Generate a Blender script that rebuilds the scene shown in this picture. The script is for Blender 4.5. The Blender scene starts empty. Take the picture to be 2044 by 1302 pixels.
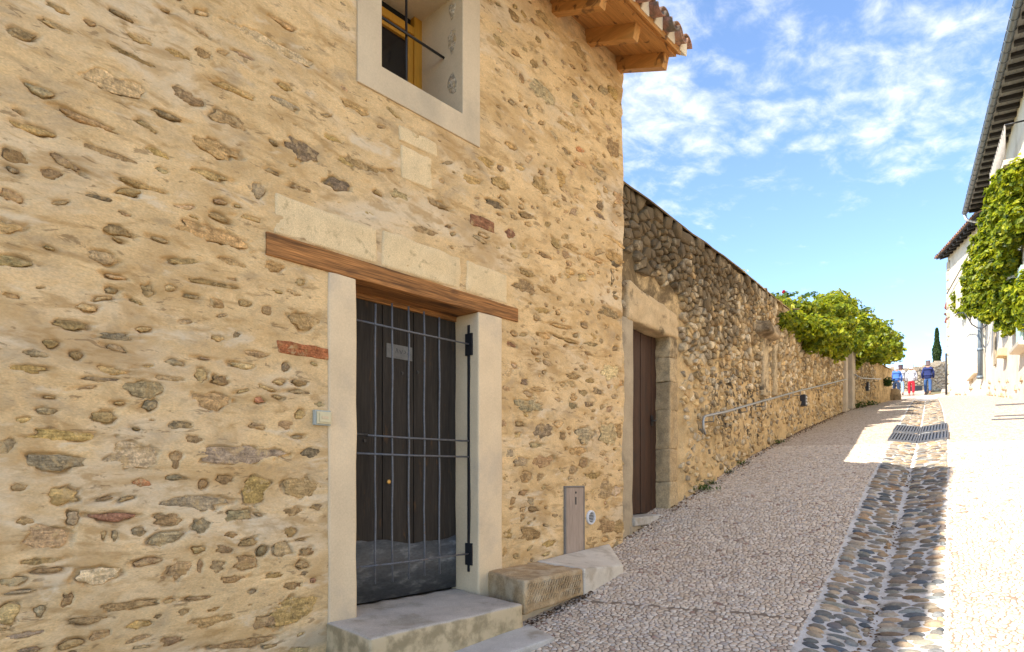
import bpy, bmesh, math, random
import numpy as np
from mathutils import Vector, Matrix

# ------------------------------------------------------------------ camera, sky, sun, exposure
SC = bpy.context.scene
COL = SC.collection
F_PX, HORIZON, CX, EYE = 1250.0, 948.0, 1022.0, 1.6
cam_d = bpy.data.cameras.new('camera')
cam_d.sensor_width = 36.0
cam_d.lens = 36.0 * F_PX / 2044.0
cam_d.shift_y = (HORIZON - 651.0) / 2044.0
cam_d.clip_start, cam_d.clip_end = 0.05, 3000.0
cam = bpy.data.objects.new('camera', cam_d)
cam.location = (0, 0, EYE)
cam.rotation_euler = (math.radians(90), 0, 0)
COL.objects.link(cam)
SC.camera = cam

SUN_DIR = Vector((3.465, 1.53, -3.88)).normalized()          # the way the light travels
SUN_EL = math.asin(-SUN_DIR.z)
sun_d = bpy.data.lights.new('sun', 'SUN')
sun_d.energy, sun_d.angle, sun_d.color = 2.9, math.radians(0.55), (1.0, 0.92, 0.80)
sun = bpy.data.objects.new('sun', sun_d)
sun.rotation_euler = SUN_DIR.to_track_quat('-Z', 'Y').to_euler()
sun.location = (-20, -10, 30)
COL.objects.link(sun)

world = bpy.data.worlds.new('World')
SC.world = world
world.use_nodes = True
wn, wl = world.node_tree.nodes, world.node_tree.links
wn.clear()
w_out = wn.new('ShaderNodeOutputWorld')
w_bg = wn.new('ShaderNodeBackground')
w_sky = wn.new('ShaderNodeTexSky')
w_sky.sky_type = 'NISHITA'
w_sky.sun_disc = False
w_sky.sun_elevation = SUN_EL
w_sky.sun_rotation = math.atan2(-SUN_DIR.x, -SUN_DIR.y)
w_sky.altitude, w_sky.air_density, w_sky.dust_density, w_sky.ozone_density = 300, 0.88, 0.0, 2.8
w_bg.inputs['Strength'].default_value = 0.10
SKY_STRENGTH = 0.13


def wmath(op, a, b=None, c=None, clamp=False):
    n = wn.new('ShaderNodeMath'); n.operation = op; n.use_clamp = clamp
    for i, v in enumerate((a, b, c)):
        if v is None:
            continue
        if isinstance(v, (int, float)):
            n.inputs[i].default_value = v
        else:
            wl.new(v, n.inputs[i])
    return n.outputs[0]


w_tc = wn.new('ShaderNodeTexCoord')
w_sep = wn.new('ShaderNodeSeparateXYZ'); wl.new(w_tc.outputs['Generated'], w_sep.inputs[0])
zz = wmath('MAXIMUM', wmath('ADD', w_sep.outputs['Z'], 0.12), 0.02)
cu = wmath('DIVIDE', w_sep.outputs['X'], zz)
cv = wmath('DIVIDE', w_sep.outputs['Y'], zz)
w_cmb = wn.new('ShaderNodeCombineXYZ')
wl.new(cu, w_cmb.inputs[0]); wl.new(cv, w_cmb.inputs[1])
w_map = wn.new('ShaderNodeMapping')
w_map.vector_type = 'TEXTURE'
w_map.inputs['Location'].default_value = (0.35, 0.1, 0)
w_map.inputs['Rotation'].default_value = (0, 0, math.radians(35))
w_map.inputs['Scale'].default_value = (1.0, 0.8, 1)
wl.new(w_cmb.outputs[0], w_map.inputs['Vector'])
w_n1 = wn.new('ShaderNodeTexNoise'); w_n1.inputs['Scale'].default_value = 10.0
w_n1.inputs['Detail'].default_value = 9.0; w_n1.inputs['Roughness'].default_value = 0.60
w_n1.inputs['Distortion'].default_value = 0.25
wl.new(w_map.outputs[0], w_n1.inputs['Vector'])
w_n2 = wn.new('ShaderNodeTexNoise'); w_n2.inputs['Scale'].default_value = 1.7
w_n2.inputs['Detail'].default_value = 3.0
wl.new(w_map.outputs[0], w_n2.inputs['Vector'])
csum = wmath('ADD', wmath('MULTIPLY', w_n1.outputs[0], 0.66), wmath('MULTIPLY', w_n2.outputs[0], 0.48))
fade = wn.new('ShaderNodeMapRange'); fade.interpolation_type = 'SMOOTHSTEP'
fade.inputs['From Min'].default_value = 0.24; fade.inputs['From Max'].default_value = 0.52
fade.inputs['To Min'].default_value = -0.16; fade.inputs['To Max'].default_value = 0.02
wl.new(w_sep.outputs['Z'], fade.inputs['Value'])
csum = wmath('ADD', csum, fade.outputs[0])
crmp = wn.new('ShaderNodeMapRange'); crmp.interpolation_type = 'SMOOTHSTEP'
crmp.inputs['From Min'].default_value = 0.485; crmp.inputs['From Max'].default_value = 0.86
wl.new(csum, crmp.inputs['Value'])
w_mix = wn.new('ShaderNodeMix'); w_mix.data_type = 'RGBA'
wl.new(crmp.outputs[0], w_mix.inputs['Factor'])
wl.new(w_sky.outputs[0], w_mix.inputs['A'])
CLOUD = 4.1
w_mix.inputs['B'].default_value = (CLOUD, CLOUD * 1.0, CLOUD * 1.02, 1)
wl.new(w_mix.outputs['Result'], w_bg.inputs['Color'])
wl.new(w_bg.outputs[0], w_out.inputs['Surface'])

SC.view_settings.view_transform = 'Standard'
SC.view_settings.look = 'None'
SC.view_settings.exposure = 1.92
SC.view_settings.gamma = 1.0
SC.view_settings.use_curve_mapping = False
SC.cycles.use_denoising = True
SC.cycles.max_bounces = 6
SC.cycles.diffuse_bounces = 4
SC.cycles.sample_clamp_indirect = 8.0
SC.cycles.caustics_reflective = False
SC.cycles.caustics_refractive = False

random.seed(7)
RNG = np.random.default_rng(11)
RS = random.Random(5)

# ------------------------------------------------------------------ frames of the place
# street frame: s runs up the lane, r to the right of it
PHI = math.radians(35)
SV = np.array([math.sin(PHI), math.cos(PHI)])
RV = np.array([math.cos(PHI), -math.sin(PHI)])
_ks = np.array([(-60, -4.0), (-10, -1.2), (-4, -.5), (0, .02), (2.7, .36), (3.92, .535), (5.3, .785), (5.85, .91), (7.96, 1.45), (10.5, 1.95),
                (14, 2.52), (20.7, 3.51), (30.4, 4.71), (36, 5.36), (40.8, 5.97), (47.7, 7.0), (55, 7.6), (70, 8.0), (400, 8.2)])
_ts = np.arange(-60, 400, 0.1)
_th = np.interp(_ts, _ks[:, 0], _ks[:, 1])
_kern = np.hanning(21); _kern /= _kern.sum()
_th = np.convolve(np.pad(_th, 10, mode='edge'), _kern, mode='valid')


def hs(s):
    return np.interp(s, _ts, _th)


GUT_L, GUT_C, GUT_R = -0.77, -0.41, -0.02


def gut_shift(s):                                             # the gutter drifts left far up the lane
    return -0.42 * np.clip((np.asarray(s) - 10) / 20.0, 0, 1) ** 1.3


def street_z(s, r):
    s = np.asarray(s, float); r = np.asarray(r, float) - gut_shift(s)
    d = np.minimum(np.clip((r - GUT_L) / (GUT_C - GUT_L), 0, 1), np.clip((GUT_R - r) / (GUT_R - GUT_C), 0, 1))
    return hs(s) - 0.055 * d


def sr_xyz(s, r, up=0.0):
    s = np.asarray(s, float); r = np.asarray(r, float)
    z = street_z(s, r) + up
    return np.stack([s * SV[0] + r * RV[0], s * SV[1] + r * RV[1], z], -1)


def xy_sr(x, y):
    return x * SV[0] + y * SV[1], x * RV[0] + y * RV[1]


def hxy(x, y):
    return float(hs(x * SV[0] + y * SV[1]))


# house frame: t along the wall, o out of the wall towards the lane
TH = math.atan2(1138.0, F_PX)
HD = np.array([math.sin(TH), math.cos(TH)])
HN = np.array([math.cos(TH), -math.sin(TH)])
HA = np.array([-1.0, 4.006])


def HW(t, o, z):
    return (HA[0] + t * HD[0] + o * HN[0], HA[1] + t * HD[1] + o * HN[1], z)


def HWa(t, o, z):
    t, o, z = np.broadcast_arrays(np.asarray(t, float), np.asarray(o, float), np.asarray(z, float))
    return np.stack([HA[0] + t * HD[0] + o * HN[0], HA[1] + t * HD[1] + o * HN[1], z], -1)


def sight(px, py):
    return (px - CX) / F_PX, (HORIZON - py) / F_PX


def on_line(P, D, px, py):                                    # meet a vertical plane through P along D; gives (distance along, z)
    k, m = sight(px, py)
    q = (k * P[1] - P[0]) / (D[0] - k * D[1])
    return q, EYE + m * (P[1] + q * D[1])


def on_house(px, py, o=0.0):
    return on_line(HA + o * HN, HD, px, py)


def at(px, py, Y):
    k, m = sight(px, py)
    return Vector((k * Y, Y, EYE + m * Y))


def on_ground(px, py):
    k, m = sight(px, py)
    for Y in np.arange(2.5, 60, 0.02):
        if EYE + m * Y <= hxy(k * Y, Y):
            return k * Y, Y
    return k * 60, 60


# ------------------------------------------------------------------ noise
def _hash(ix, iy, seed):
    h = (ix.astype(np.int64) * 374761393 + iy.astype(np.int64) * 668265263 + seed * 974634777) & 0x7fffffff
    h = ((h ^ (h >> 13)) * 1274126177) & 0x7fffffff
    return ((h ^ (h >> 16)) & 0xffff) / 65535.0


def vnoise(x, y, seed=0):
    ix, iy = np.floor(x), np.floor(y)
    fx, fy = x - ix, y - iy
    fx = fx * fx * (3 - 2 * fx); fy = fy * fy * (3 - 2 * fy)
    a = _hash(ix, iy, seed); b = _hash(ix + 1, iy, seed); c = _hash(ix, iy + 1, seed); d = _hash(ix + 1, iy + 1, seed)
    return (a * (1 - fx) + b * fx) * (1 - fy) + (c * (1 - fx) + d * fx) * fy


def fbm(x, y, seed=0, oct=4, gain=0.5):
    x = np.asarray(x, float); y = np.asarray(y, float)
    v = 0; amp = 1; tot = 0
    for i in range(oct):
        v = v + amp * vnoise(x * 2 ** i + 17.3 * i, y * 2 ** i + 5.1 * i, seed + i); tot += amp; amp *= gain
    return v / tot - 0.5


def sstep(a, b, x):
    t = np.clip((x - a) / (b - a), 0, 1)
    return t * t * (3 - 2 * t)


# ------------------------------------------------------------------ materials
class NB:
    def __init__(self, name):
        self.m = bpy.data.materials.new(name); self.m.use_nodes = True
        self.n = self.m.node_tree.nodes; self.l = self.m.node_tree.links
        self.n.clear()
        self.out = self.n.new('ShaderNodeOutputMaterial')
        self.b = self.n.new('ShaderNodeBsdfPrincipled')
        self.l.new(self.b.outputs[0], self.out.inputs['Surface'])

    def put(self, sock, v):
        if hasattr(v, 'is_linked') or hasattr(v, 'links'):
            self.l.new(v, sock)
        else:
            sock.default_value = v

    def new(self, kind, **kw):
        nd = self.n.new(kind)
        for k, v in kw.items():
            setattr(nd, k, v)
        return nd

    def math(self, op, a, b=0.0, clamp=False):
        nd = self.new('ShaderNodeMath', operation=op, use_clamp=clamp)
        self.put(nd.inputs[0], a); self.put(nd.inputs[1], b)
        return nd.outputs[0]

    def pos(self, rotz=0.0, scl=(1, 1, 1)):
        g = self.new('ShaderNodeNewGeometry')
        mp = self.new('ShaderNodeMapping', vector_type='TEXTURE')
        mp.inputs['Rotation'].default_value = (0, 0, rotz)
        mp.inputs['Scale'].default_value = scl
        self.l.new(g.outputs['Position'], mp.inputs['Vector'])
        return mp.outputs[0]

    def noise(self, vec, scale, detail=4, rough=0.55, dist=0.0):
        nd = self.new('ShaderNodeTexNoise')
        self.l.new(vec, nd.inputs['Vector'])
        nd.inputs['Scale'].default_value = scale; nd.inputs['Detail'].default_value = detail
        nd.inputs['Roughness'].default_value = rough; nd.inputs['Distortion'].default_value = dist
        return nd.outputs[0]

    def voro(self, vec, scale, feature='F1', out='Distance'):
        nd = self.new('ShaderNodeTexVoronoi', feature=feature)
        self.l.new(vec, nd.inputs['Vector']); nd.inputs['Scale'].default_value = scale
        return nd.outputs[out]

    def rng(self, v, a, b, c=0.0, d=1.0, smooth=True):
        nd = self.new('ShaderNodeMapRange')
        if smooth:
            nd.interpolation_type = 'SMOOTHSTEP'
        self.put(nd.inputs['Value'], v)
        for k, x in zip(('From Min', 'From Max', 'To Min', 'To Max'), (a, b, c, d)):
            nd.inputs[k].default_value = x
        return nd.outputs[0]

    def mix(self, f, a, b, mode='MIX'):
        nd = self.new('ShaderNodeMix', data_type='RGBA', blend_type=mode)
        self.put(nd.inputs['Factor'], f)
        self.put(nd.inputs['A'], a if not isinstance(a, tuple) or len(a) == 4 else a + (1,))
        self.put(nd.inputs['B'], b if not isinstance(b, tuple) or len(b) == 4 else b + (1,))
        return nd.outputs['Result']

    def scale(self, col, f):
        nd = self.new('ShaderNodeVectorMath', operation='SCALE')
        self.put(nd.inputs[0], col if not isinstance(col, tuple) else col[:3])
        self.put(nd.inputs['Scale'], f)
        return nd.outputs[0]

    def bump(self, h, strength, dist, prev=None):
        nd = self.new('ShaderNodeBump')
        nd.inputs['Strength'].default_value = strength; nd.inputs['Distance'].default_value = dist
        self.l.new(h, nd.inputs['Height'])
        if prev is not None:
            self.l.new(prev, nd.inputs['Normal'])
        return nd.outputs[0]


def mat(name, col=(.5, .5, .5), rough=0.85, var=0.25, vscale=6.0, fine=70.0, fvar=0.2, bump=0.5, bdist=0.004, src=None, spec=0.3,
        metal=0.0, rotz=0.0, scl=(1, 1, 1), col2=None, c2=(2.0, 0.5, 0.62), extra=None):
    k = NB(name)
    v = k.pos(rotz, scl)
    if src == 'obj':
        base = k.new('ShaderNodeObjectInfo').outputs['Color']
    elif src == 'attr':
        a = k.new('ShaderNodeAttribute'); a.attribute_name = 'Col'; base = a.outputs['Color']
    else:
        base = col + (1,)
    if col2 is not None:
        base = k.mix(k.rng(k.noise(v, c2[0], 5, 0.6), c2[1], c2[2]), base, col2)
    n1 = k.noise(v, vscale, 5, 0.6)
    n2 = k.noise(v, fine, 3, 0.6)
    f = k.math('MULTIPLY', k.rng(n1, 0.25, 0.75, 1 - var, 1 + var, False), k.rng(n2, 0.25, 0.75, 1 - fvar, 1 + fvar, False))
    base = k.scale(base, f)
    if extra:
        base = extra(k, v, base)
    k.put(k.b.inputs['Base Color'], base)
    k.b.inputs['Roughness'].default_value = rough
    k.b.inputs['Specular IOR Level'].default_value = spec
    k.b.inputs['Metallic'].default_value = metal
    if bump:
        h = k.math('ADD', k.math('MULTIPLY', n1, 0.6), k.math('MULTIPLY', n2, 0.4))
        k.put(k.b.inputs['Normal'], k.bump(h, bump, bdist))
    return k.m


# ------------------------------------------------------------------ mesh helpers
def link(o, parent=None):
    COL.objects.link(o)
    if parent is not None:
        o.parent = parent
        o.matrix_parent_inverse = Matrix.Translation(-PARENT_LOC.get(parent.name, Vector((0, 0, 0))))
    return o


PARENT_LOC = {}


def tag(o, label=None, category=None, group=None, kind=None):
    if label:
        o['label'] = label
    if category:
        o['category'] = category
    if group:
        o['group'] = group
    if kind:
        o['kind'] = kind
    return o


def empty(name, loc, parent=None):
    e = bpy.data.objects.new(name, None)
    e.empty_display_size = 0.1
    e.location = loc
    COL.objects.link(e)
    if parent is not None:
        e.parent = parent
        e.matrix_parent_inverse = Matrix.Translation(-PARENT_LOC[parent.name])
    PARENT_LOC[e.name] = Vector(loc)
    return e


def np_mesh(name, V, Fc, m=None, smooth=False, col=None):
    V = np.asarray(V, np.float32)
    me = bpy.data.meshes.new(name)
    me.vertices.add(len(V)); me.vertices.foreach_set('co', V.ravel())
    if isinstance(Fc, np.ndarray):
        nf, w = Fc.shape
        me.loops.add(nf * w); me.loops.foreach_set('vertex_index', Fc.ravel().astype(np.int32))
        me.polygons.add(nf); me.polygons.foreach_set('loop_start', (np.arange(nf) * w).astype(np.int32))
    else:
        lens = np.array([len(f) for f in Fc]); flat = np.fromiter((i for f in Fc for i in f), np.int32)
        me.loops.add(len(flat)); me.loops.foreach_set('vertex_index', flat)
        me.polygons.add(len(Fc)); me.polygons.foreach_set('loop_start', np.concatenate([[0], np.cumsum(lens)[:-1]]).astype(np.int32))
    if col is not None:
        a = me.attributes.new('Col', 'FLOAT_COLOR', 'POINT')
        c = np.ones((len(V), 4), np.float32); c[:, :3] = np.asarray(col)[:, :3]
        a.data.foreach_set('color', c.ravel())
    me.update(calc_edges=True)
    me.validate()
    if smooth:
        me.polygons.foreach_set('use_smooth', np.ones(len(me.polygons), bool))
    if m is not None:
        me.materials.append(m)
    return me


def obj(name, me, parent=None):
    return link(bpy.data.objects.new(name, me), parent)


class MB:
    """collects boxes, tubes, prisms into one mesh"""
    def __init__(self):
        self.V = []; self.F = []

    def add(self, vs, fs):
        b = len(self.V)
        self.V += [tuple(v) for v in vs]
        self.F += [tuple(b + i for i in f) for f in fs]
        return self

    def hexa(self, p):                                        # 8 points: bottom 4 then top 4
        return self.add(p, [(3, 2, 1, 0), (4, 5, 6, 7), (0, 1, 5, 4), (1, 2, 6, 5), (2, 3, 7, 6), (3, 0, 4, 7)])

    def hbox(self, t0, t1, o0, o1, z0, z1):                   # box in the house frame
        return self.hexa([HW(t0, o0, z0), HW(t0, o1, z0), HW(t1, o1, z0), HW(t1, o0, z0),
                          HW(t0, o0, z1), HW(t0, o1, z1), HW(t1, o1, z1), HW(t1, o0, z1)])

    def beam(self, p, q, w, h, up=(0, 0, 1)):                 # rectangular bar from p to q
        p, q = Vector(p), Vector(q); d = (q - p).normalized()
        s = d.cross(Vector(up)).normalized(); u = s.cross(d)
        a = s * w / 2; b = u * h / 2
        return self.hexa([p - a - b, p + a - b, q + a - b, q - a - b, p - a + b, p + a + b, q + a + b, q - a + b])

    def tube(self, pts, r, n=8, cap=True):
        pts = [Vector(p) for p in pts]
        rr = r if isinstance(r, (list, tuple)) else [r] * len(pts)
        base = len(self.V); ref = None
        for i, p in enumerate(pts):
            d = (pts[min(i + 1, len(pts) - 1)] - pts[max(i - 1, 0)]).normalized()
            if ref is None:
                ref = Vector((0, 0, 1)) if abs(d.z) < 0.9 else Vector((1, 0, 0))
            s = d.cross(ref).normalized(); u = s.cross(d)
            ref = u
            for k in range(n):
                a = 2 * math.pi * k / n
                self.V.append(tuple(p + (s * math.cos(a) + u * math.sin(a)) * rr[i]))
        for i in range(len(pts) - 1):
            for k in range(n):
                a, b = base + i * n + k, base + i * n + (k + 1) % n
                self.F.append((a, b, b + n, a + n))
        if cap:
            self.F.append(tuple(base + k for k in range(n))[::-1])
            e = base + (len(pts) - 1) * n
            self.F.append(tuple(e + k for k in range(n)))
        return self

    def build(self, name, m, parent=None, smooth=False, bevel=0.0, seg=2):
        me = bpy.data.meshes.new(name)
        me.from_pydata(self.V, [], self.F); me.validate()
        bm = bmesh.new(); bm.from_mesh(me)
        bmesh.ops.recalc_face_normals(bm, faces=bm.faces)
        if bevel:
            bmesh.ops.bevel(bm, geom=[e for e in bm.edges if e.calc_face_angle(0) > 0.5], offset=bevel, segments=seg, profile=0.6, affect='EDGES', clamp_overlap=True)
        bm.to_mesh(me); bm.free()
        if smooth:
            me.polygons.foreach_set('use_smooth', np.ones(len(me.polygons), bool))
        me.materials.append(m)
        return obj(name, me, parent)


def rough_block(name, pts8, m, parent=None, cuts=6, amp=0.008, bevel=0.02, seed=1, freq=9.0):
    """a hexahedron with worn, uneven faces"""
    bm = bmesh.new()
    vs = [bm.verts.new(p) for p in pts8]
    for f in [(3, 2, 1, 0), (4, 5, 6, 7), (0, 1, 5, 4), (1, 2, 6, 5), (2, 3, 7, 6), (3, 0, 4, 7)]:
        bm.faces.new([vs[i] for i in f])
    bmesh.ops.recalc_face_normals(bm, faces=bm.faces)
    bmesh.ops.bevel(bm, geom=list(bm.edges), offset=bevel, segments=2, profile=0.6, affect='EDGES', clamp_overlap=True)
    bmesh.ops.subdivide_edges(bm, edges=[e for e in bm.edges if e.calc_length() > 0.03], cuts=cuts, use_grid_fill=True)
    bm.normal_update()
    from mathutils import noise as mn
    for v in bm.verts:
        d = mn.noise(v.co * freq + Vector((seed, 0, 0))) + 0.5 * mn.noise(v.co * freq * 2.7 + Vector((0, seed, 0)))
        v.co += v.normal * d * amp
    me = bpy.data.meshes.new(name); bm.to_mesh(me); bm.free()
    me.polygons.foreach_set('use_smooth', np.ones(len(me.polygons), bool))
    me.materials.append(m)
    return obj(name, me, parent)


# ------------------------------------------------------------------ voronoi cells for rubble and paving
def _clip(poly, mx, my, nx, ny):
    out = []
    n = len(poly)
    for i in range(n):
        ax, ay = poly[i]; bx, by = poly[(i + 1) % n]
        da = (ax - mx) * nx + (ay - my) * ny; db = (bx - mx) * nx + (by - my) * ny
        if da <= 0:
            out.append((ax, ay))
        if (da < 0 < db) or (db < 0 < da):
            t = da / (da - db)
            out.append((ax + (bx - ax) * t, ay + (by - ay) * t))
    return out


def voronoi(pts, cell, reach=2):
    grid = {}
    for i, (x, y) in enumerate(pts):
        grid.setdefault((int(math.floor(x / cell)), int(math.floor(y / cell))), []).append(i)
    res = []
    R = cell * 1.6
    for i, (x, y) in enumerate(pts):
        gx, gy = int(math.floor(x / cell)), int(math.floor(y / cell))
        nb = []
        for a in range(-reach, reach + 1):
            for b in range(-reach, reach + 1):
                nb += grid.get((gx + a, gy + b), [])
        ds = sorted(((pts[j][0] - x) ** 2 + (pts[j][1] - y) ** 2, j) for j in nb if j != i)[:14]
        poly = [(x - R, y - R), (x + R, y - R), (x + R, y + R), (x - R, y + R)]
        for d2, j in ds:
            ox, oy = pts[j]
            poly = _clip(poly, (x + ox) / 2, (y + oy) / 2, ox - x, oy - y)
            if len(poly) < 3:
                break
        res.append(poly)
    return res

# ------------------------------------------------------------------ materials of the place
HROT = math.pi / 2 - TH                                       # turns texture x along the house wall
SROT = math.pi / 2 - PHI


def mortar_extra(k, v, base):
    # smears of paler fresh lime and of browner earth, sand specks
    base = k.mix(k.math('MULTIPLY', k.rng(k.noise(v, 1.3, 4, 0.6, 0.6), 0.50, 0.68), 0.55), base, (.68, .57, .42))
    base = k.mix(k.math('MULTIPLY', k.rng(k.noise(v, 2.6, 5, 0.62, 0.8), 0.47, 0.66), 0.65), base, (.47, .295, .125))
    base = k.mix(k.math('MULTIPLY', k.rng(k.noise(v, 1.9, 5, 0.65, 1.2), 0.55, 0.70), 0.5), base, (.36, .28, .19))
    base = k.mix(k.math('MULTIPLY', k.rng(k.noise(v, 9.0, 4, 0.6, 0.5), 0.54, 0.68), 0.5), base, (.38, .27, .15))
    ev = k.pos(HROT, (2.6, 1, .85))
    base = k.mix(k.math('MULTIPLY', k.rng(k.noise(ev, 10, 5, .65, .6), .53, .66), .62), base, (.41, .25, .10))
    base = k.mix(k.math('MULTIPLY', k.rng(k.noise(ev, 24, 4, .65, .5), .60, .68), .65), base, (.23, .145, .07))
    base = k.mix(k.math('MULTIPLY', k.rng(k.noise(ev, 6, 5, .65, .6), .57, .70), .55), base, (.74, .62, .45))
    sp = k.rng(k.voro(v, 34.0), 0.06, 0.12, 1, 0)
    keep = k.rng(k.noise(v, 7.0, 2), 0.5, 0.6)
    return k.mix(k.math('MULTIPLY', k.math('MULTIPLY', sp, keep), 0.5), base, (.22, .16, .10))


M_MORTAR = mat('lime_mortar', (.68, .475, .245), 0.95, 0.2, 5, 120, 0.2, 0.9, 0.006, rotz=HROT, scl=(1.6, 1, 0.8), extra=mortar_extra, spec=0.15)
def strata(k, v, base):
    # schist layers, ochre weathering rind and lime smeared over the stone
    n = k.noise(k.pos(HROT, (.5, .5, .085)), 5.0, 5, .65, .5)
    base = k.scale(base, k.rng(n, .3, .7, .52, 1.4, False))
    base = k.mix(k.math('MULTIPLY', k.rng(k.noise(v, 14, 4, .6), .52, .66), .5), base, (.47, .30, .12))
    return k.mix(k.math('MULTIPLY', k.rng(k.noise(v, 17, 5, .65, .4), .54, .66), .72), base, (.58, .41, .21))


M_STONE = mat('wall_stone', rough=0.92, var=0.40, vscale=26, fine=95, fvar=0.42, bump=1.0, bdist=0.016, src='obj', spec=0.15, extra=strata)
M_STONE_A = mat('wall_stone_small', rough=0.92, var=0.40, vscale=26, fine=95, fvar=0.42, bump=1.0, bdist=0.016, src='attr', spec=0.15, extra=strata)
M_ASHLAR = mat('dressed_limestone', (.72, .55, .32), 0.92, 0.12, 9, 150, 0.22, 0.6, 0.004, col2=(.48, .36, .2), c2=(14, .58, .72), spec=0.15)
M_RENDER = mat('smooth_render', (.71, .55, .355), 0.92, 0.12, 2.2, 90, 0.08, 0.35, 0.003, col2=(.58, .46, .32), c2=(1.6, .5, .7), spec=0.15)
M_RENDER_GREY = mat('window_render', (.61, .49, .335), 0.92, 0.12, 2.5, 90, 0.07, 0.35, 0.003, col2=(.50, .41, .29), c2=(2.0, .5, .7), spec=0.15)
M_LINTEL = mat('lintel_timber', (.33, .145, .045), 0.75, 0.7, 1.0, 4.0, 0.55, 0.8, 0.004, rotz=HROT, scl=(.8, .022, .022),
               extra=lambda k, v, b: k.mix(k.rng(k.noise(k.pos(HROT, (.5, .12, .12)), 1.4, 3), .55, .72), b, (.11, .05, .02)))
M_EAVE = mat('eave_timber', (.50, .25, .075), 0.65, 0.22, 1.0, 3.5, 0.18, 0.3, 0.002, rotz=HROT, scl=(.03, .7, .1),
             extra=lambda k, v, b: k.mix(k.math('MULTIPLY', k.rng(k.noise(k.pos(HROT, (.35, .5, .3)), 2.6, 4, .6, 1.0), .56, .66), .75), b, (.10, .045, .02)))
M_EAVE_T = mat('eave_boards', (.50, .25, .08), 0.65, 0.22, 1.0, 3.5, 0.2, 0.3, 0.002, rotz=HROT, scl=(.7, .03, .03),
               extra=lambda k, v, b: k.mix(k.math('MULTIPLY', k.rng(k.noise(k.pos(HROT, (.5, .3, .3)), 2.2, 4, .6, 1.2), .58, .66), .8), b, (.09, .04, .02)))
M_DOOR = mat('door_black_paint', (.032, .026, .021), 0.72, 0.4, 1.0, 5.0, 0.3, 0.6, 0.003, rotz=HROT, scl=(.05, .05, .7), spec=0.22,
             extra=lambda k, v, b: k.mix(k.math('MULTIPLY', k.rng(k.noise(k.pos(HROT, (.10, .10, .35)), 1.6, 5, .65), .58, .72), .8), b, (.085, .045, .02)))
M_KICK = mat('scuffed_metal_sheet', (.055, .058, .062), 0.55, 0.4, 6, 40, 0.35, 0.3, 0.002, spec=0.5, rotz=HROT, scl=(1.4, 1, .5),
             col2=(.15, .15, .145), c2=(6.0, .50, .72))
M_IRON = mat('wrought_iron', (.105, .108, .12), 0.5, 0.3, 30, 150, 0.3, 0.4, 0.001, spec=0.5, col2=(.11, .06, .035), c2=(14, .58, .72))
M_IRON_BLACK = mat('black_iron', (.014, .014, .016), 0.45, 0.2, 20, 90, 0.2, 0.2, 0.001, spec=0.5)
M_CONCRETE = mat('step_concrete', (.50, .47, .43), 0.9, 0.16, 5, 130, 0.16, 0.5, 0.003, col2=(.34, .30, .24), c2=(3.2, .5, .66), spec=0.2)


def mossy(k, v, b):
    g = k.new('ShaderNodeNewGeometry')
    sx = k.new('ShaderNodeSeparateXYZ'); k.l.new(g.outputs['Normal'], sx.inputs[0])
    side = k.rng(sx.outputs['Z'], 0.35, 0.8, 1, 0)            # rough broken flanks, worn top
    st = k.mix(k.rng(k.noise(v, 7, 5, .65), .4, .62), (.54, .43, .27), (.31, .25, .15))
    return k.mix(side, b, st)


M_STEP = mat('step_worn_stone', (.47, .42, .36), 0.9, 0.16, 6, 120, 0.2, 0.7, 0.004, extra=mossy, spec=0.2, col2=(.36, .32, .26), c2=(4, .5, .66))
M_BLOCK = mat('tooled_block_stone', (.40, .285, .16), 0.92, 0.3, 12, 90, 0.3, 0.6, 0.004, spec=0.15,
              extra=lambda k, v, b: k.mix(k.math('MULTIPLY', k.rng(k.noise(v, 6, 4), .45, .65), .5), b, (.52, .44, .32)))
M_KERB = mat('pale_concrete', (.60, .54, .45), 0.9, 0.14, 4, 130, 0.14, 0.5, 0.003, spec=0.2, col2=(.44, .38, .30), c2=(5, .5, .66))
M_GREYRENDER = mat('grey_patch_render', (.42, .34, .235), 0.93, 0.18, 4, 90, 0.12, 0.5, 0.004, col2=(.30, .25, .18), c2=(3.0, .48, .64), spec=0.15)
M_BACK = mat('plain_wall_render', (.52, .41, .27), 0.95, 0.15, 2, 40, 0.1, 0.4, 0.006, spec=0.1)
M_TILE = mat('clay_tile', (.36, .17, .10), 0.85, 0.35, 12, 80, 0.3, 0.5, 0.003, src='obj', col2=(.15, .115, .085), c2=(9, .43, .60), spec=0.2)
M_TILEM = mat('tile_bed_mortar', (.72, .64, .50), 0.95, 0.1, 10, 90, 0.1, 0.3, 0.002, spec=0.1)

# ------------------------------------------------------------------ ground, lane and gutter bed
def grid_faces(nu, nv):
    i = np.arange((nu - 1) * (nv - 1)); a = i // (nv - 1) * nv + i % (nv - 1)
    return np.stack([a, a + nv, a + nv + 1, a + 1], -1)


us = np.concatenate([np.arange(-60, -2, 2.0), np.arange(-2, 60, 1.0), np.arange(60, 1500, 60)])
vs = np.concatenate([-np.geomspace(1500, 8, 24), np.arange(-7, 8, 1.0), np.geomspace(8, 1500, 24)])
U, Vv = np.meshgrid(us, vs, indexing='ij')
Z = hs(U) - 0.16
Z = Z - np.clip(np.abs(Vv) - 14, 0, 60) * 0.06
G = np.stack([U * SV[0] + Vv * RV[0], U * SV[1] + Vv * RV[1], Z], -1).reshape(-1, 3)
M_EARTH = mat('dry_earth', (.22, .17, .10), 0.95, 0.3, 0.8, 12, 0.2, 0.5, 0.02, col2=(.09, .11, .04), c2=(.5, .45, .6))
tag(obj('ground', np_mesh('ground', G, grid_faces(len(us), len(vs)), M_EARTH, True)), 'dry earth of the hillside under the houses', 'ground', kind='structure')


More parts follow.
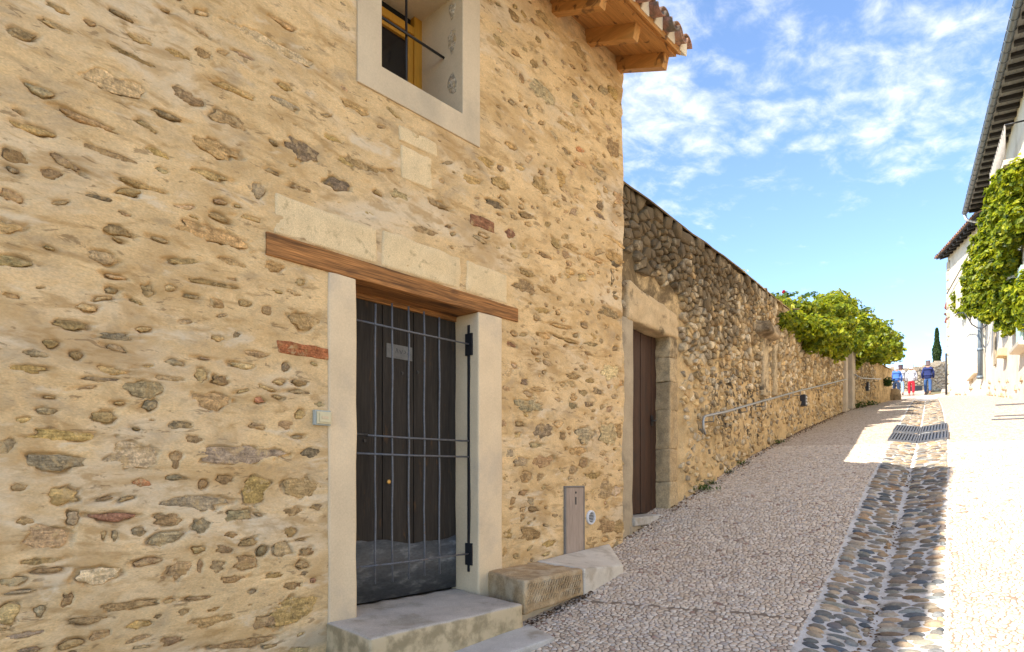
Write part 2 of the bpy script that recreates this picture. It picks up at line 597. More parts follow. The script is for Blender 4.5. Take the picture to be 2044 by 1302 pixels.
def paving_extra(k, v, base):
    e = k.voro(v, 27.0, 'DISTANCE_TO_EDGE')
    c = k.new('ShaderNodeTexVoronoi'); k.l.new(v, c.inputs['Vector']); c.inputs['Scale'].default_value = 27.0
    hsv = k.new('ShaderNodeSeparateColor'); k.l.new(c.outputs['Color'], hsv.inputs[0])
    st = k.mix(hsv.outputs[0], (.47, .37, .28), (.65, .54, .43))
    st = k.mix(k.rng(hsv.outputs[1], .86, .95), st, (.27, .17, .13))
    return k.mix(k.rng(e, 0.03, 0.10), (.29, .235, .185), st)


M_PAVE = mat('exposed_aggregate_paving', (.5, .4, .35), 0.9, 0.12, 3, 90, 0.1, 0.5, 0.004, extra=paving_extra, spec=0.2)
M_PAVE_BED = mat('paving_matrix', (.23, .18, .135), 0.95, 0.2, 6, 120, 0.25, 0.6, 0.004, spec=0.1)
M_STREETSTONE = mat('paving_chippings', rough=0.85, var=0.14, vscale=20, fine=160, fvar=0.12, bump=0.4, bdist=0.003, src='attr', spec=0.2)
M_GUTBED = mat('gutter_lime_bed', (.54, .51, .48), 0.95, 0.14, 6, 120, 0.2, 0.7, 0.006, spec=0.1, col2=(.36, .32, .27), c2=(5, .5, .66))

S_NEAR = 11.1


def strip(name, s0, s1, ds, rs, m, up=0.0, shift=False):
    ss = np.arange(s0, s1 + ds / 2, ds)
    U, Vv = np.meshgrid(ss, np.asarray(rs, float), indexing='ij')
    P = sr_xyz(U, Vv + (gut_shift(U) if shift else 0), up)
    return np_mesh(name, P.reshape(-1, 3), grid_faces(len(ss), len(rs)), m, True)


def side_rs(left):
    return np.linspace(-3.6, GUT_L, 12) if left else np.linspace(GUT_R, 3.4, 10)


lane = empty('lane', (0, 0, 0))
tag(lane, 'sloping lane paved in pale exposed aggregate', 'lane', kind='structure')


def lane_side(left, s0, s1, ds, m, name):
    ss = np.arange(s0, s1 + ds / 2, ds)
    q = np.linspace(0, 1, 11)
    U, Q = np.meshgrid(ss, q, indexing='ij')
    sh = gut_shift(U)
    R = (-3.6 + (GUT_L + sh + 3.6) * Q) if left else (GUT_R + sh + (3.6 - GUT_R - sh) * Q)
    P = sr_xyz(U, R, 0.0)
    me = np_mesh(name, P.reshape(-1, 3), grid_faces(len(ss), len(q)), m, True)
    return obj(name, me, lane)


lane_side(True, -8, S_NEAR, .5, M_PAVE_BED, 'paving_bed')
lane_side(False, -8, S_NEAR, .5, M_PAVE_BED, 'paving_bed')
lane_side(True, S_NEAR, 62, .5, M_PAVE, 'paving')
lane_side(False, S_NEAR, 62, .5, M_PAVE, 'paving')
# the top of the lane widens to both sides
me = strip('upper_paving', 36, 62, 1.0, np.concatenate([np.linspace(-14, -3.6, 8)]), M_PAVE)
obj('paving', me, lane)
me = strip('upper_paving', 36, 62, 1.0, np.concatenate([np.linspace(3.6, 14, 8)]), M_PAVE)
obj('paving', me, lane)

# chippings of the aggregate as real low stones near the viewer
def chippings():
    V = []; Fc = []; C = []
    pal = np.array([(.63, .515, .40), (.56, .45, .345), (.68, .58, .475), (.48, .375, .285), (.62, .525, .435), (.58, .455, .335), (.51, .435, .375)])
    for (r0, r1, s1) in ((-2.98, GUT_L, 11.3), (GUT_R, 1.75, 11.3)):
        pitch = 0.034
        ns, nr = int((s1 - 2.6) / pitch), int((r1 - r0) / pitch)
        pts = []
        for i in range(ns):
            for j in range(nr):
                if RS.random() < 0.10:
                    continue
                pts.append((2.6 + (i + .5 + RS.uniform(-.48, .48)) * pitch, r0 + (j + .5 + RS.uniform(-.48, .48)) * pitch))
        for (x, y), poly in zip(pts, voronoi(pts, pitch)):
            if len(poly) < 3:
                continue
            if abs(x - 4.62 - .12 * y) < 0.012 and y < GUT_L:  # the thin straight joint across the slab
                continue
            P = np.array(poly); c = P.mean(0)
            P = np.clip(P, [2.5, r0 + .004], [s1 + .1, r1 - .004])
            P = c + (P - c) * RS.uniform(.80, .93)
            n = len(P)
            h = RS.uniform(.002, .007)
            base = len(V)
            top = c + (P - c) * .82
            tilt = np.array([RS.uniform(-.10, .10), RS.uniform(-.10, .10)])
            lo = sr_xyz(P[:, 0], P[:, 1], -.002)
            hi = sr_xyz(top[:, 0], top[:, 1], h); hi[:, 2] += (top - c) @ tilt
            V += [tuple(a) for a in lo] + [tuple(a) for a in hi]
            for a in range(n):
                b = (a + 1) % n
                Fc.append((base + a, base + b, base + n + b, base + n + a))
            Fc.append(tuple(base + n + a for a in range(n)))
            col = pal[RS.choice((0, 0, 0, 1, 1, 2, 2, 3, 4, 4, 5, 6))] * RS.uniform(.86, 1.12)
            if RS.random() < .02:
                col = np.array((.32, .21, .16)) * RS.uniform(.8, 1.3)
            C += [tuple(col)] * (2 * n)
    # orientation upward
    me = np_mesh('chipping', V, Fc, M_STREETSTONE, False, np.array(C))
    bm = bmesh.new(); bm.from_mesh(me); bmesh.ops.recalc_face_normals(bm, faces=bm.faces); bm.to_mesh(me); bm.free()
    o = obj('chippings', me, lane)
    tag(o, kind='stuff')


chippings()

gutter = empty('pebble_gutter', sr_xyz(4.0, GUT_C, 0.0))
tag(gutter, 'shallow drain channel of rounded river pebbles running up the lane', 'gutter', kind='structure')
ss = np.arange(-8, 40.1, .25)
U, Vv = np.meshgrid(ss, np.linspace(GUT_L - .01, GUT_R + .01, 13), indexing='ij')
P = sr_xyz(U, Vv + gut_shift(U), 0.004)
P[..., 2] += 0.006 * fbm(U * 6, Vv * 20, 3)
obj('bed', np_mesh('bed', P.reshape(-1, 3), grid_faces(len(ss), 13), M_GUTBED, True), gutter)

M_PEB = mat('river_pebble', rough=0.8, var=0.32, vscale=28, fine=120, fvar=0.18, bump=0.25, bdist=0.003, src='obj', spec=0.35)
M_PEB_A = mat('river_pebble_far', rough=0.8, var=0.32, vscale=28, fine=120, fvar=0.18, bump=0.25, bdist=0.003, src='attr', spec=0.35)
PEB_COL = [(.27, .21, .16), (.22, .19, .165), (.17, .17, .17), (.10, .11, .125), (.32, .27, .22), (.38, .33, .28), (.27, .19, .13), (.24, .23, .225),
           (.13, .11, .105), (.33, .24, .16), (.19, .20, .20), (.28, .25, .21), (.24, .21, .18)]


def pebble_proto(k):
    rnd = random.Random(k)
    V = []; Fc = []
    n = 10
    lat = [-.5, 0.0, .42, .78]
    for a in lat:
        for j in range(n):
            th = 2 * math.pi * j / n
            r = math.cos(math.asin(a)) * (1 + .10 * math.sin(2 * th + k) + rnd.uniform(-.05, .05))
            V.append((r * math.cos(th), r * math.sin(th), a))
    V.append((0, 0, 1.0))
    for i in range(len(lat) - 1):
        for j in range(n):
            Fc.append((i * n + j, i * n + (j + 1) % n, (i + 1) * n + (j + 1) % n, (i + 1) * n + j))
    e = (len(lat) - 1) * n
    for j in range(n):
        Fc.append((e + j, e + (j + 1) % n, len(V) - 1))
    return np.array(V), Fc


PEB = [pebble_proto(k) for k in range(6)]
peb_me = []
for V, Fc in PEB:
    peb_me.append(np_mesh('pebble', V, Fc, M_PEB, True))
pebs = []
s = 2.9
row = 0
while s < 27:
    pitch = .064 * RS.uniform(.85, 1.15) * (1 + max(0, s - 12) * .01)
    for (ra, rb) in ((GUT_L, GUT_C), (GUT_C, GUT_R)):
        x = ra + .004 + RS.uniform(0, .03)
        while x < rb - .04:
            L = RS.uniform(.085, .165)
            if x + L > rb - .005:
                L = rb - .005 - x
            if L < .03:
                break
            cs = s + RS.uniform(-.018, .018) + (.03 if ra == GUT_C else 0)
            grate = 11.62 < cs < 12.74 or 12.96 < cs < 14.09
            if not grate and RS.random() > .03:
                pebs.append((cs, x + L / 2, L / 2 * .98, RS.uniform(.027, .040), RS.uniform(.015, .028), RS.uniform(-.22, .22), RS.choice(PEB_COL), RS.randrange(6)))
            x += L + RS.uniform(.0, .014)
    s += pitch
for i, (cs, cr, a, b, c, rot, colr, k) in enumerate(pebs):
    rr = cr + float(gut_shift(cs))
    e = .05
    p0 = sr_xyz(cs, rr, 0.0)
    du = (sr_xyz(cs, rr + e) - sr_xyz(cs, rr - e)); du /= np.linalg.norm(du)
    dv = (sr_xyz(cs + e, rr) - sr_xyz(cs - e, rr)); dv -= du * (dv @ du); dv /= np.linalg.norm(dv)
    up = np.cross(du, dv)
    x = du * math.cos(rot) + dv * math.sin(rot); y = -du * math.sin(rot) + dv * math.cos(rot)
    cc = tuple(np.array(colr) * RS.uniform(.68, 1.3) * np.array(RS.choice(((1.05, 1, .9), (1.15, 1, .78), (.98, 1, 1.0)))))
    pebs[i] = (p0, x * a, y * b, up * c, cc, k)
for (p0, x, y, up, cc, k) in pebs[:300]:
    o = bpy.data.objects.new('pebble', peb_me[k])
    o.matrix_world = Matrix([(x[i], y[i], up[i], p0[i]) for i in range(3)] + [(0, 0, 0, 1)])
    o.color = cc + (1,)
    COL.objects.link(o); o.parent = gutter; o.matrix_parent_inverse = Matrix.Translation(-PARENT_LOC[gutter.name])
V = []; Fc = []; C = []
for (p0, x, y, up, cc, k) in pebs[300:]:
    b = len(V); pv, pf = PEB[k]
    W = p0 + pv[:, :1] * x + pv[:, 1:2] * y + pv[:, 2:] * up
    V += list(W); Fc += [tuple(b + i for i in f) for f in pf]; C += [cc] * len(pv)
tag(obj('pebbles', np_mesh('pebbles', np.array(V), Fc, M_PEB_A, True, np.array(C)), gutter), kind='stuff')

# brown leaves caught in the middle line of the gutter and along the wall foot
def leaves_mesh(name, P, N, size, cols, m, fold=.25, seed=3, asp=.55):
    """many small folded leaves: P centres, N facing"""
    rg = np.random.default_rng(seed)
    n = len(P)
    N = N / np.linalg.norm(N, axis=1, keepdims=True)
    A = rg.normal(size=(n, 3)); A -= N * (A * N).sum(1, keepdims=True); A /= np.linalg.norm(A, axis=1, keepdims=True)
    B = np.cross(N, A)
    sz = (size * rg.uniform(.6, 1.35, n))[:, None]
    tip = P + A * sz; tail = P - A * sz * .8
    l = P + B * sz * asp + N * sz * fold; r = P - B * sz * asp + N * sz * fold
    V = np.stack([tail, r, tip, l], 1).reshape(-1, 3)
    i = np.arange(n) * 4
    Fc = np.concatenate([np.stack([i, i + 1, i + 2], -1), np.stack([i, i + 2, i + 3], -1)])
    return np_mesh(name, V, Fc, m, True, np.repeat(cols, 4, 0))


def leaf_mat(name, trans=.5, rough=.45):
    k = NB(name)
    a = k.new('ShaderNodeAttribute'); a.attribute_name = 'Col'
    k.l.new(a.outputs['Color'], k.b.inputs['Base Color'])
    k.b.inputs['Roughness'].default_value = rough; k.b.inputs['Specular IOR Level'].default_value = .35
    t = k.new('ShaderNodeBsdfTranslucent')
    k.l.new(k.scale(a.outputs['Color'], 1.25), t.inputs['Color'])
    mx = k.new('ShaderNodeMixShader'); mx.inputs[0].default_value = trans
    k.l.new(k.b.outputs[0], mx.inputs[1]); k.l.new(t.outputs[0], mx.inputs[2])
    k.l.new(mx.outputs[0], k.out.inputs['Surface'])
    return k.m


M_LEAF = leaf_mat('leaf')
M_DEADLEAF = leaf_mat('dead_leaf', .1, .8)

# ------------------------------------------------------------------ the near house
house = empty('stone_house', HW(1.0, 0, 0.4))
tag(house, 'tan rubble stone house with barred door and timber eave in the foreground', 'house')

T_END = 3.14
DOOR = (0.0, 1.091, 0.69, 2.852)
wt0, _ = on_house(760, 135); wt1, wz0 = on_house(921, 228)
WIN = (wt0, wt1, wz0, 5.22)
st0, sz0a = on_house(712, 165); st1, sz0b = on_house(956, 295)
SUR = (st0, st1, (sz0a + sz0b) / 2, 5.45)

# colours of the bedded stones
SC_ = {'o': (.43, .27, .105), 'b': (.29, .185, .085), 'g': (.26, .21, .13), 'd': (.14, .105, .065), 'p': (.64, .50, .32), 't': (.42, .29, .15),
       'r': (.36, .13, .055), 'm': (.21, .085, .05), 's': (.44, .34, .21)}
LIST = '''118,17,48,22,o 242,29,52,20,b 180,43,32,18,b 114,52,75,20,t 540,85,215,42,p 567,45,72,24,o 277,76,66,24,o 263,110,120,26,b 356,107,64,26,o 404,104,44,30,b
225,165,150,72,t 377,193,74,46,b 470,180,86,26,o 570,173,32,18,o 567,204,78,34,g 456,238,72,44,b 80,180,60,28,g 332,228,70,18,d 602,297,80,58,d 425,292,108,56,o 180,242,140,28,o
62,256,110,28,o 221,308,150,30,b 315,304,54,24,o 35,315,60,36,b 100,346,56,30,b 411,346,90,32,o 283,370,112,22,o 197,394,62,18,d 515,380,32,36,g 675,368,54,36,d 667,277,46,20,o
602,377,46,18,b 690,322,36,22,o 440,402,30,14,b 500,436,44,16,o 20,390,50,30,b
422,467,160,52,o 235,460,62,28,b 204,513,70,34,t 467,524,76,22,o 546,532,48,30,o 422,565,120,20,b 608,641,80,40,o 20,590,46,18,o 138,648,80,24,b 230,672,64,20,g 100,686,40,20,b
72,706,60,18,g 152,710,32,18,b 52,735,84,24,o 221,740,66,22,o 511,707,52,20,b 290,776,92,42,g 200,757,90,14,g 401,748,28,32,t 332,755,72,16,t 425,800,78,42,b 207,832,64,26,b 300,809,34,24,g
363,848,58,24,d 567,847,40,22,b 93,821,50,18,g 601,783,48,10,d 600,828,24,22,b 294,582,28,30,b 432,606,36,24,o 491,606,32,20,b 534,619,28,22,b 600,563,22,18,o 339,575,26,18,b 222,580,30,16,d
472,669,18,18,d 382,592,32,12,d 440,760,30,20,b 350,724,40,16,g 570,733,20,20,d 557,762,28,14,b 598,764,34,12,b 519,799,20,14,r 640,807,30,16,g
121,869,138,28,o 10,890,44,38,d 104,922,152,36,g 261,908,106,62,s 352,916,26,44,b 480,909,192,50,g 622,904,48,26,d 391,878,42,20,b 286,964,42,18,r 352,954,48,12,g 125,990,74,42,o 38,973,40,16,b
405,967,22,18,b 510,978,64,66,o 448,957,36,18,b 606,974,90,56,b 386,1002,150,38,g 226,1032,98,22,m 337,1038,56,28,b 476,1029,56,26,g 146,1034,30,32,g 87,1072,94,58,t 52,1041,40,18,b 403,1050,44,34,g
330,1076,80,30,g 278,1062,36,22,g 583,1022,50,20,b 632,1011,28,18,d 566,1098,38,34,t 580,1062,30,20,b 448,1097,34,18,b 496,1083,40,16,b 524,1100,22,22,d 399,1098,32,16,b 614,1102,26,16,b
80,1121,94,18,b 94,1140,70,14,b 194,1149,104,40,p 361,1138,60,40,b 295,1122,66,18,b 434,1131,32,32,t 490,1124,46,34,b 399,1131,12,40,b 465,1157,54,22,b 549,1149,38,14,o 604,1128,28,18,b 606,1145,22,12,d
583,1169,42,18,b 503,1182,22,14,d 625,1159,16,12,m 24,1162,70,22,g 35,1183,80,12,g 135,1200,28,36,b 80,1220,22,28,g 14,1225,60,50,t 260,1209,132,28,b 396,1195,62,12,b 588,1218,114,72,o
528,1242,50,32,b 427,1239,102,28,b 174,1239,98,22,b 201,1267,44,26,b 278,1247,56,22,o 50,1268,92,22,g 271,1277,66,18,b 344,1279,60,26,b 142,1287,60,22,b 486,1285,132,30,b 365,1221,30,16,b
58,1299,60,20,d 316,1230,24,12,b 230,1070,14,26,g 208,1068,10,22,b
687,53,30,32,t 713,215,74,30,o 1081,181,62,60,g 1043,157,10,22,o 997,81,28,34,t 1155,100,34,38,b 1026,29,26,28,b 1089,37,40,30,t 1067,127,18,24,b 1015,129,44,30,t
1144,162,22,20,o 1205,181,20,26,g 1225,184,26,34,o 1223,295,34,48,b 1196,343,36,26,g 1133,251,40,30,o 989,407,40,24,d 1019,466,24,24,m 1199,409,16,24,d 1198,431,26,16,d
941,358,46,28,o 1000,365,42,30,o 1081,369,32,36,o 1120,354,24,40,o 1056,431,36,20,b 1159,299,20,18,r 970,320,36,30,o 1022,291,26,20,o 720,328,96,34,b 875,407,50,22,b 849,461,60,28,b 1033,107,20,16,o
1148,192,22,22,g 1162,328,26,18,o
1228,513,46,34,o 1228,482,46,18,o 1180,513,50,18,o 1047,571,46,36,b 1053,545,44,20,b 1089,510,28,14,b 1139,542,22,16,o 1141,494,32,20,o 1105,558,18,18,b 1086,577,40,16,b
1058,810,70,32,g 1085,860,46,36,g 1168,869,46,36,g 1083,922,46,28,b 1041,922,32,22,g 1071,889,24,14,g 1153,900,42,18,o 1216,866,38,48,s 1218,744,38,42,s 1216,624,42,28,d 1208,979,38,40,t
1186,949,32,18,b 1146,751,32,18,b 1180,687,32,12,d 1175,706,20,9,b 1132,678,48,10,b 1088,671,30,14,o 1119,651,40,12,o 1082,620,34,16,o 1144,810,22,16,g 1176,807,22,12,d 1193,781,22,14,d
1166,785,16,12,d 1178,760,22,12,b 1011,776,24,14,b 1078,778,40,12,b 1039,847,20,10,b 1006,844,14,18,b 1117,847,18,16,t 1125,871,14,20,b 1166,925,18,18,b 1009,952,16,18,o 1051,952,30,26,b
1078,952,20,16,b 1018,905,16,22,g 1049,763,14,14,d 1020,687,26,12,m 1210,1050,40,34,b 1182,1081,30,30,b 1058,1067,44,30,b 1014,1067,22,22,o 1008,1102,14,26,b 1061,1000,16,14,g 1044,1033,12,16,b
1024,1000,14,18,b 1068,1017,20,12,b 1097,1085,30,18,o 1045,984,18,12,b'''
stones = []
BLOCKS = [(605, 700, 108, 26, (.40, .145, .06), 0), (834, 283, 78, 30, (.66, .51, .31), 1), (831, 335, 62, 66, (.68, .52, .31), 2), (963, 446, 50, 24, (.30, .14, .075), 3)]
# t, z, half length, half height, tilt, colour key
for w in LIST.split():
    x, y, ww, hh, c = w.split(',')
    x, y, ww, hh = map(float, (x, y, ww, hh))
    t, z = on_house(x, y)
    ta, _ = on_house(x - ww / 2, y); tb, _ = on_house(x + ww / 2, y)
    sc_ = 0.2152 * (2160 - x)
    # listed heights span the slanted course as seen: take the slant out
    slope = abs(HORIZON - y) / (2160 - x)
    hz = max(hh * .55, hh - ww * slope * .45)
    stones.append((t, z, (tb - ta) / 2, hz / sc_ / 2, RS.uniform(-.07, .07), c))
t_, z_ = on_house(1081, 181)


def clear_of(t, z, a, b, pad=.012):
    for (T0, T1, Z0, Z1) in ((-.23, 1.39, 0, 3.0), (-.62, 1.58, 2.82, 3.26), (SUR[0] - .03, SUR[1] + .03, SUR[2] - .03, 9), (2.14, 2.50, .6, 1.53), (2.48, 2.7, 1.08, 1.3)):
        if T0 < t + a and t - a < T1 and Z0 < z + b and z - b < Z1:
            return False
    for (px, py, w_, h_, *_q) in BLOCKS:
        T, Zz = on_house(px, py); s_ = .2152 * (2160 - px)
        if abs(T - t) < w_ / s_ * .75 + a and abs(Zz - z) < h_ / s_ * .6 + b:
            return False
    for (T, Zz, A, B, *_r) in stones:
        if abs(T - t) < (A + a) * .95 + pad and abs(Zz - z) < (B + b) * .9 + pad:
            return False
    return True


tries = 0
while tries < 9000 and len(stones) < 760:
    tries += 1
    t = RS.uniform(-2.0, T_END - .03); z = RS.uniform(.35, 5.6)
    if t > 1.35:
        a = RS.uniform(.016, .07); b = a * RS.uniform(.28, .7)
    else:
        a = RS.choice((RS.uniform(.015, .05), RS.uniform(.03, .10))); b = a * RS.uniform(.16, .42)
    dens = .45 if z > 3.0 and t < 1.3 else (1.0 if t > 1.3 else .75)
    if RS.random() > dens or not clear_of(t, z, a, b):
        continue
    stones.append((t, z, a, b, RS.uniform(-.35, .35), RS.choice('OOBBBGGTTDB')))
# irregular quoins that give the corner its uneven edge
z = .75
while z < 5.5:
    hh = RS.uniform(.035, .11)
    if RS.random() < .75:
        a = RS.uniform(.06, .13)
        t = T_END - a * RS.uniform(.55, .9)
        if clear_of(t, z, a * .6, hh * .6, -.02):
            stones.append((t, z, a, hh, RS.uniform(-.08, .08), RS.choice('oobbtsg')))
    z += hh * 2 + RS.uniform(.02, .10)

NV = 16
NA = 14


def outline(k):
    rnd = random.Random(100 + k)
    r = []
    e = rnd.uniform(1.6, 3.2)
    for j in range(NA):
        th = 2 * math.pi * j / NA
        sup = (abs(math.cos(th)) ** e + abs(math.sin(th)) ** e) ** (-1 / e)
        r.append(sup * rnd.uniform(.60, 1.10))
    return np.array(r)


OUT = [outline(k) for k in range(NV)]


def stone_proto(k):
    rnd = random.Random(300 + k)
    r = OUT[k]
    V = []
    for (f, z) in ((.96, -2.4), (1.0, -.15), (.80, .42)):
        for j in range(NA):
            th = 2 * math.pi * j / NA
            zz = z + (rnd.uniform(-.30, .30) if z > -1 else 0)
            V.append((r[j] * f * math.cos(th), r[j] * f * math.sin(th), zz))
    V.append((0.15 * rnd.uniform(-1, 1), 0.15 * rnd.uniform(-1, 1), .45 + rnd.uniform(-.3, .3)))
    Fc = []
    for i in range(2):
        for j in range(NA):
            Fc.append((i * NA + j, i * NA + (j + 1) % NA, (i + 1) * NA + (j + 1) % NA, (i + 1) * NA + j))
    for j in range(NA):
        Fc.append((2 * NA + j, 2 * NA + (j + 1) % NA, 3 * NA))
    return np.array(V), Fc


PROTO = [stone_proto(k) for k in range(NV)]
proto_me = [np_mesh('stone', V, Fc, M_STONE, False) for V, Fc in PROTO]

# mortar face: a real relief of trowelled lime that leaves the stones half bare
G_ = 0.007
tt = np.arange(-2.05, T_END + .30, G_); zz_ = np.arange(.2, 5.72, G_)
TT, ZZ = np.meshgrid(tt, zz_, indexing='ij')
relief = 0.016 * fbm(TT * 1.6, ZZ * 2.2, 1, 3) + 0.018 * fbm(TT * 6, ZZ * 11, 5, 4) + 0.006 * fbm(TT * 30, ZZ * 40, 9, 2)
edge_n = fbm(TT * 15, ZZ * 24, 21, 4, .62)
hole = np.zeros_like(TT); near = np.zeros_like(TT)
stones = [s + (RS.randrange(NV), RS.uniform(.005, .017)) for s in stones]
for (t, z, a, b, tilt, c, k, hh) in stones:
    R = max(a, b) * 1.5 + .03
    i0, i1 = np.searchsorted(tt, (t - R, t + R)); j0, j1 = np.searchsorted(zz_, (z - R, z + R))
    if i1 <= i0 or j1 <= j0:
        continue
    x = TT[i0:i1, j0:j1] - t; y = ZZ[i0:i1, j0:j1] - z
    u = (x * math.cos(tilt) + y * math.sin(tilt)) / a; v = (-x * math.sin(tilt) + y * math.cos(tilt)) / b
    th = np.arctan2(v, u) % (2 * math.pi)
    prof = np.interp(th, np.linspace(0, 2 * math.pi, NA + 1), np.append(OUT[k], OUT[k][0]))
    d = np.hypot(u, v) / prof
    dd = d + edge_n[i0:i1, j0:j1] * 1.25
    w = 1 - sstep(.80, 1.04, dd)
    hole[i0:i1, j0:j1] = np.maximum(hole[i0:i1, j0:j1], w)
    gap = (dd - .98) * min(a, b) / .008
    g = np.exp(-gap ** 2)
    near[i0:i1, j0:j1] = np.maximum(near[i0:i1, j0:j1], g)
crack = sstep(-.02, .16, fbm(TT * 6, ZZ * 7, 31, 3))
relief = relief - 0.024 * near * crack - 0.018 * hole
# flat beds for the dressed work: surrounds, lintel and panel sit on an even wall
for (T0, T1, Z0, Z1) in ((-.26, 1.42, .2, 3.3), (SUR[0] - .05, SUR[1] + .05, SUR[2] - .05, 6), (2.1, 2.75, .6, 1.55)):
    d = np.maximum(np.maximum(T0 - TT, TT - T1), np.maximum(Z0 - ZZ, ZZ - Z1))
    relief *= .25 + .75 * sstep(0, .12, d)
corner_n = 0.085 * fbm(ZZ * 2.6, TT * 2.0, 41, 3) + 0.018 * fbm(ZZ * 11, TT * 6, 43, 2)
over = np.clip(TT - T_END, 0, None)
rad = .03
ang = np.clip(over / rad, 0, math.pi / 2)
tpos = np.where(over > 0, T_END + rad * np.sin(ang), TT) + corner_n * sstep(T_END - .35, T_END, TT)
opos = np.where(over > 0, -rad * (1 - np.cos(ang)) - np.clip(over - rad * math.pi / 2, 0, None), 0.0)
tpos = tpos + relief * np.sin(ang); opos = opos + relief * np.cos(ang)
V = HWa(tpos, opos, ZZ).reshape(-1, 3)
Fq = grid_faces(len(tt), len(zz_))
tc = (TT[:-1, :-1] + G_ / 2).ravel(); zc = (ZZ[:-1, :-1] + G_ / 2).ravel()
m1 = (tc > DOOR[0] - .04) & (tc < DOOR[1] + .04) & (zc < DOOR[3] + .03)
m2 = (tc > WIN[0] - .05) & (tc < WIN[1] + .05) & (zc > WIN[2] - .05) & (zc < WIN[3] + .05)
wall = obj('wall', np_mesh('wall', V, Fq[~(m1 | m2)], M_MORTAR, True), house)
tag(wall, 'ochre lime mortar bedding the rubble')

big = sorted(range(len(stones)), key=lambda i: -stones[i][2] * stones[i][3] * (2.0 if stones[i][0] > -1.85 else .01))


def stone_frame(s):
    t, z, a, b, tilt, c, k, hh = s
    cT, sT = math.cos(tilt), math.sin(tilt)
    X = np.array([HD[0] * cT, HD[1] * cT, sT]) * a
    Y = np.array([-HD[0] * sT, -HD[1] * sT, cT]) * b
    N = np.array([HN[0], HN[1], 0]) * (hh * .75)
    i = min(max(np.searchsorted(tt, t), 0), len(tt) - 1); j = min(max(np.searchsorted(zz_, z), 0), len(zz_) - 1)
    P = np.array(HW(t, -.0065 + 0.016 * float(fbm(t * 1.6, z * 2.2, 1, 3)), z))
    cc = (np.array(SC_[c.lower()]) * (.52 if c.isupper() else .92) + np.array([.58, .40, .20]) * (.54 if c.isupper() else .22)) * RS.uniform(.78, 1.22) * np.array([1, RS.uniform(.94, 1.05), RS.uniform(.88, 1.1)])
    return X, Y, N, P, tuple(np.clip(cc, 0, .9))


V = []; Fc = []; C = []
for n_, i in enumerate(big):
    s_ = stones[i]
    X, Y, N, P, cc = stone_frame(s_)
    k = s_[6]
    if n_ < 300:
        o = bpy.data.objects.new('stone', proto_me[k])
        o.matrix_world = Matrix([(X[q], Y[q], N[q], P[q]) for q in range(3)] + [(0, 0, 0, 1)])
        o.color = cc + (1,)
        COL.objects.link(o); o.parent = wall
    else:
        b = len(V); pv, pf = PROTO[k]
        V += list(P + pv[:, :1] * X + pv[:, 1:2] * Y + pv[:, 2:] * N)
        Fc += [tuple(b + q for q in f) for f in pf]; C += [cc] * len(pv)
tag(obj('small_stones', np_mesh('small_stones', np.array(V), Fc, M_STONE_A, False, np.array(C)), wall), kind='stuff')

for (px, py, w_, h_, col, sd) in BLOCKS:                      # bricks and squared stones let into the rubble
    tA, _ = on_house(px - w_ / 2, py); tB, _ = on_house(px + w_ / 2, py)
    _, zc_ = on_house(px, py)
    hz = h_ / (.2152 * (2160 - px)) / 2
    o0 = .016 * float(fbm((tA + tB) / 2 * 1.6, zc_ * 2.2, 1, 3)) + .006
    o = rough_block('brick' if sd in (0, 3) else 'squared_stone', [HW(tA, -.1, zc_ - hz), HW(tA + .006, o0, zc_ - hz), HW(tB, o0, zc_ - hz * .94), HW(tB, -.1, zc_ - hz), HW(tA, -.1, zc_ + hz), HW(tA, o0, zc_ + hz * .95), HW(tB - .008, o0, zc_ + hz), HW(tB, -.1, zc_ + hz)],
                    M_STONE if sd in (0, 3) else M_ASHLAR, wall, 7, .010, .012, 60 + sd, 9.0)
    o.color = col + (1,)

# body of the house behind the face
body = MB()
body.hbox(-7.5, T_END - .02, -5.2, -.60, -1.5, 5.62)
for (a, b, z0, z1) in ((-7.5, WIN[0] - .02, 2.9, 5.6), (-7.5, -.02, -1.5, 2.9), (WIN[1] + .02, T_END - .03, 2.9, 5.6), (WIN[0] - .02, WIN[1] + .02, 2.9, WIN[2] - .02),
                       (WIN[0] - .02, WIN[1] + .02, WIN[3] + .02, 5.6), (1.11, T_END - .03, -1.5, 2.9), (-.02, 1.11, -1.5, .60)):
    body.hbox(a, b, -.60, -.045, z0, z1)
body.hbox(-7.5, -2.02, -.046, 0.0, -1.5, 5.6)
body.build('inner_wall', M_BACK, house)

# door surround, lintel timber and the three pale blocks over it
for (a, b, z0) in ((-.20, .0, -.1), (1.091, 1.357, .60)):
    rough_block('door_surround', [HW(a, -.30, z0), HW(a, .012, z0), HW(b, .012, z0), HW(b, -.30, z0), HW(a, -.30, 2.853), HW(a, .012, 2.853), HW(b, .012, 2.853), HW(b, -.30, 2.853)],
                M_RENDER, house, 14, .007, .010, 3, 4.0)
rough_block('lintel', [HW(-.598, -.34, 2.853), HW(-.598, .014, 2.853), HW(1.547, .014, 2.853), HW(1.547, -.34, 2.853),
                       HW(-.598, -.34, 2.975), HW(-.598, .014, 2.985), HW(1.547, .014, 2.965), HW(1.547, -.34, 2.97)], M_LINTEL, house, 12, .003, .004, 5, 3.0)
for (a, b, z0, z1, sd) in ((-.553, .165, 2.985, 3.225, 1), (.195, .915, 2.982, 3.23, 2), (.965, 1.425, 2.975, 3.22, 3)):
    rough_block('lintel_stone', [HW(a, -.10, z0 + .004), HW(a, .006, z0 + .004), HW(b, .006, z0 + .004), HW(b, -.10, z0 + .004), HW(a + .01, -.10, z1), HW(a + .01, .012, z1), HW(b - .01, .012, z1 - .012), HW(b - .01, -.10, z1)],
                M_ASHLAR, house, 9, .010, .016, sd, 9.0)

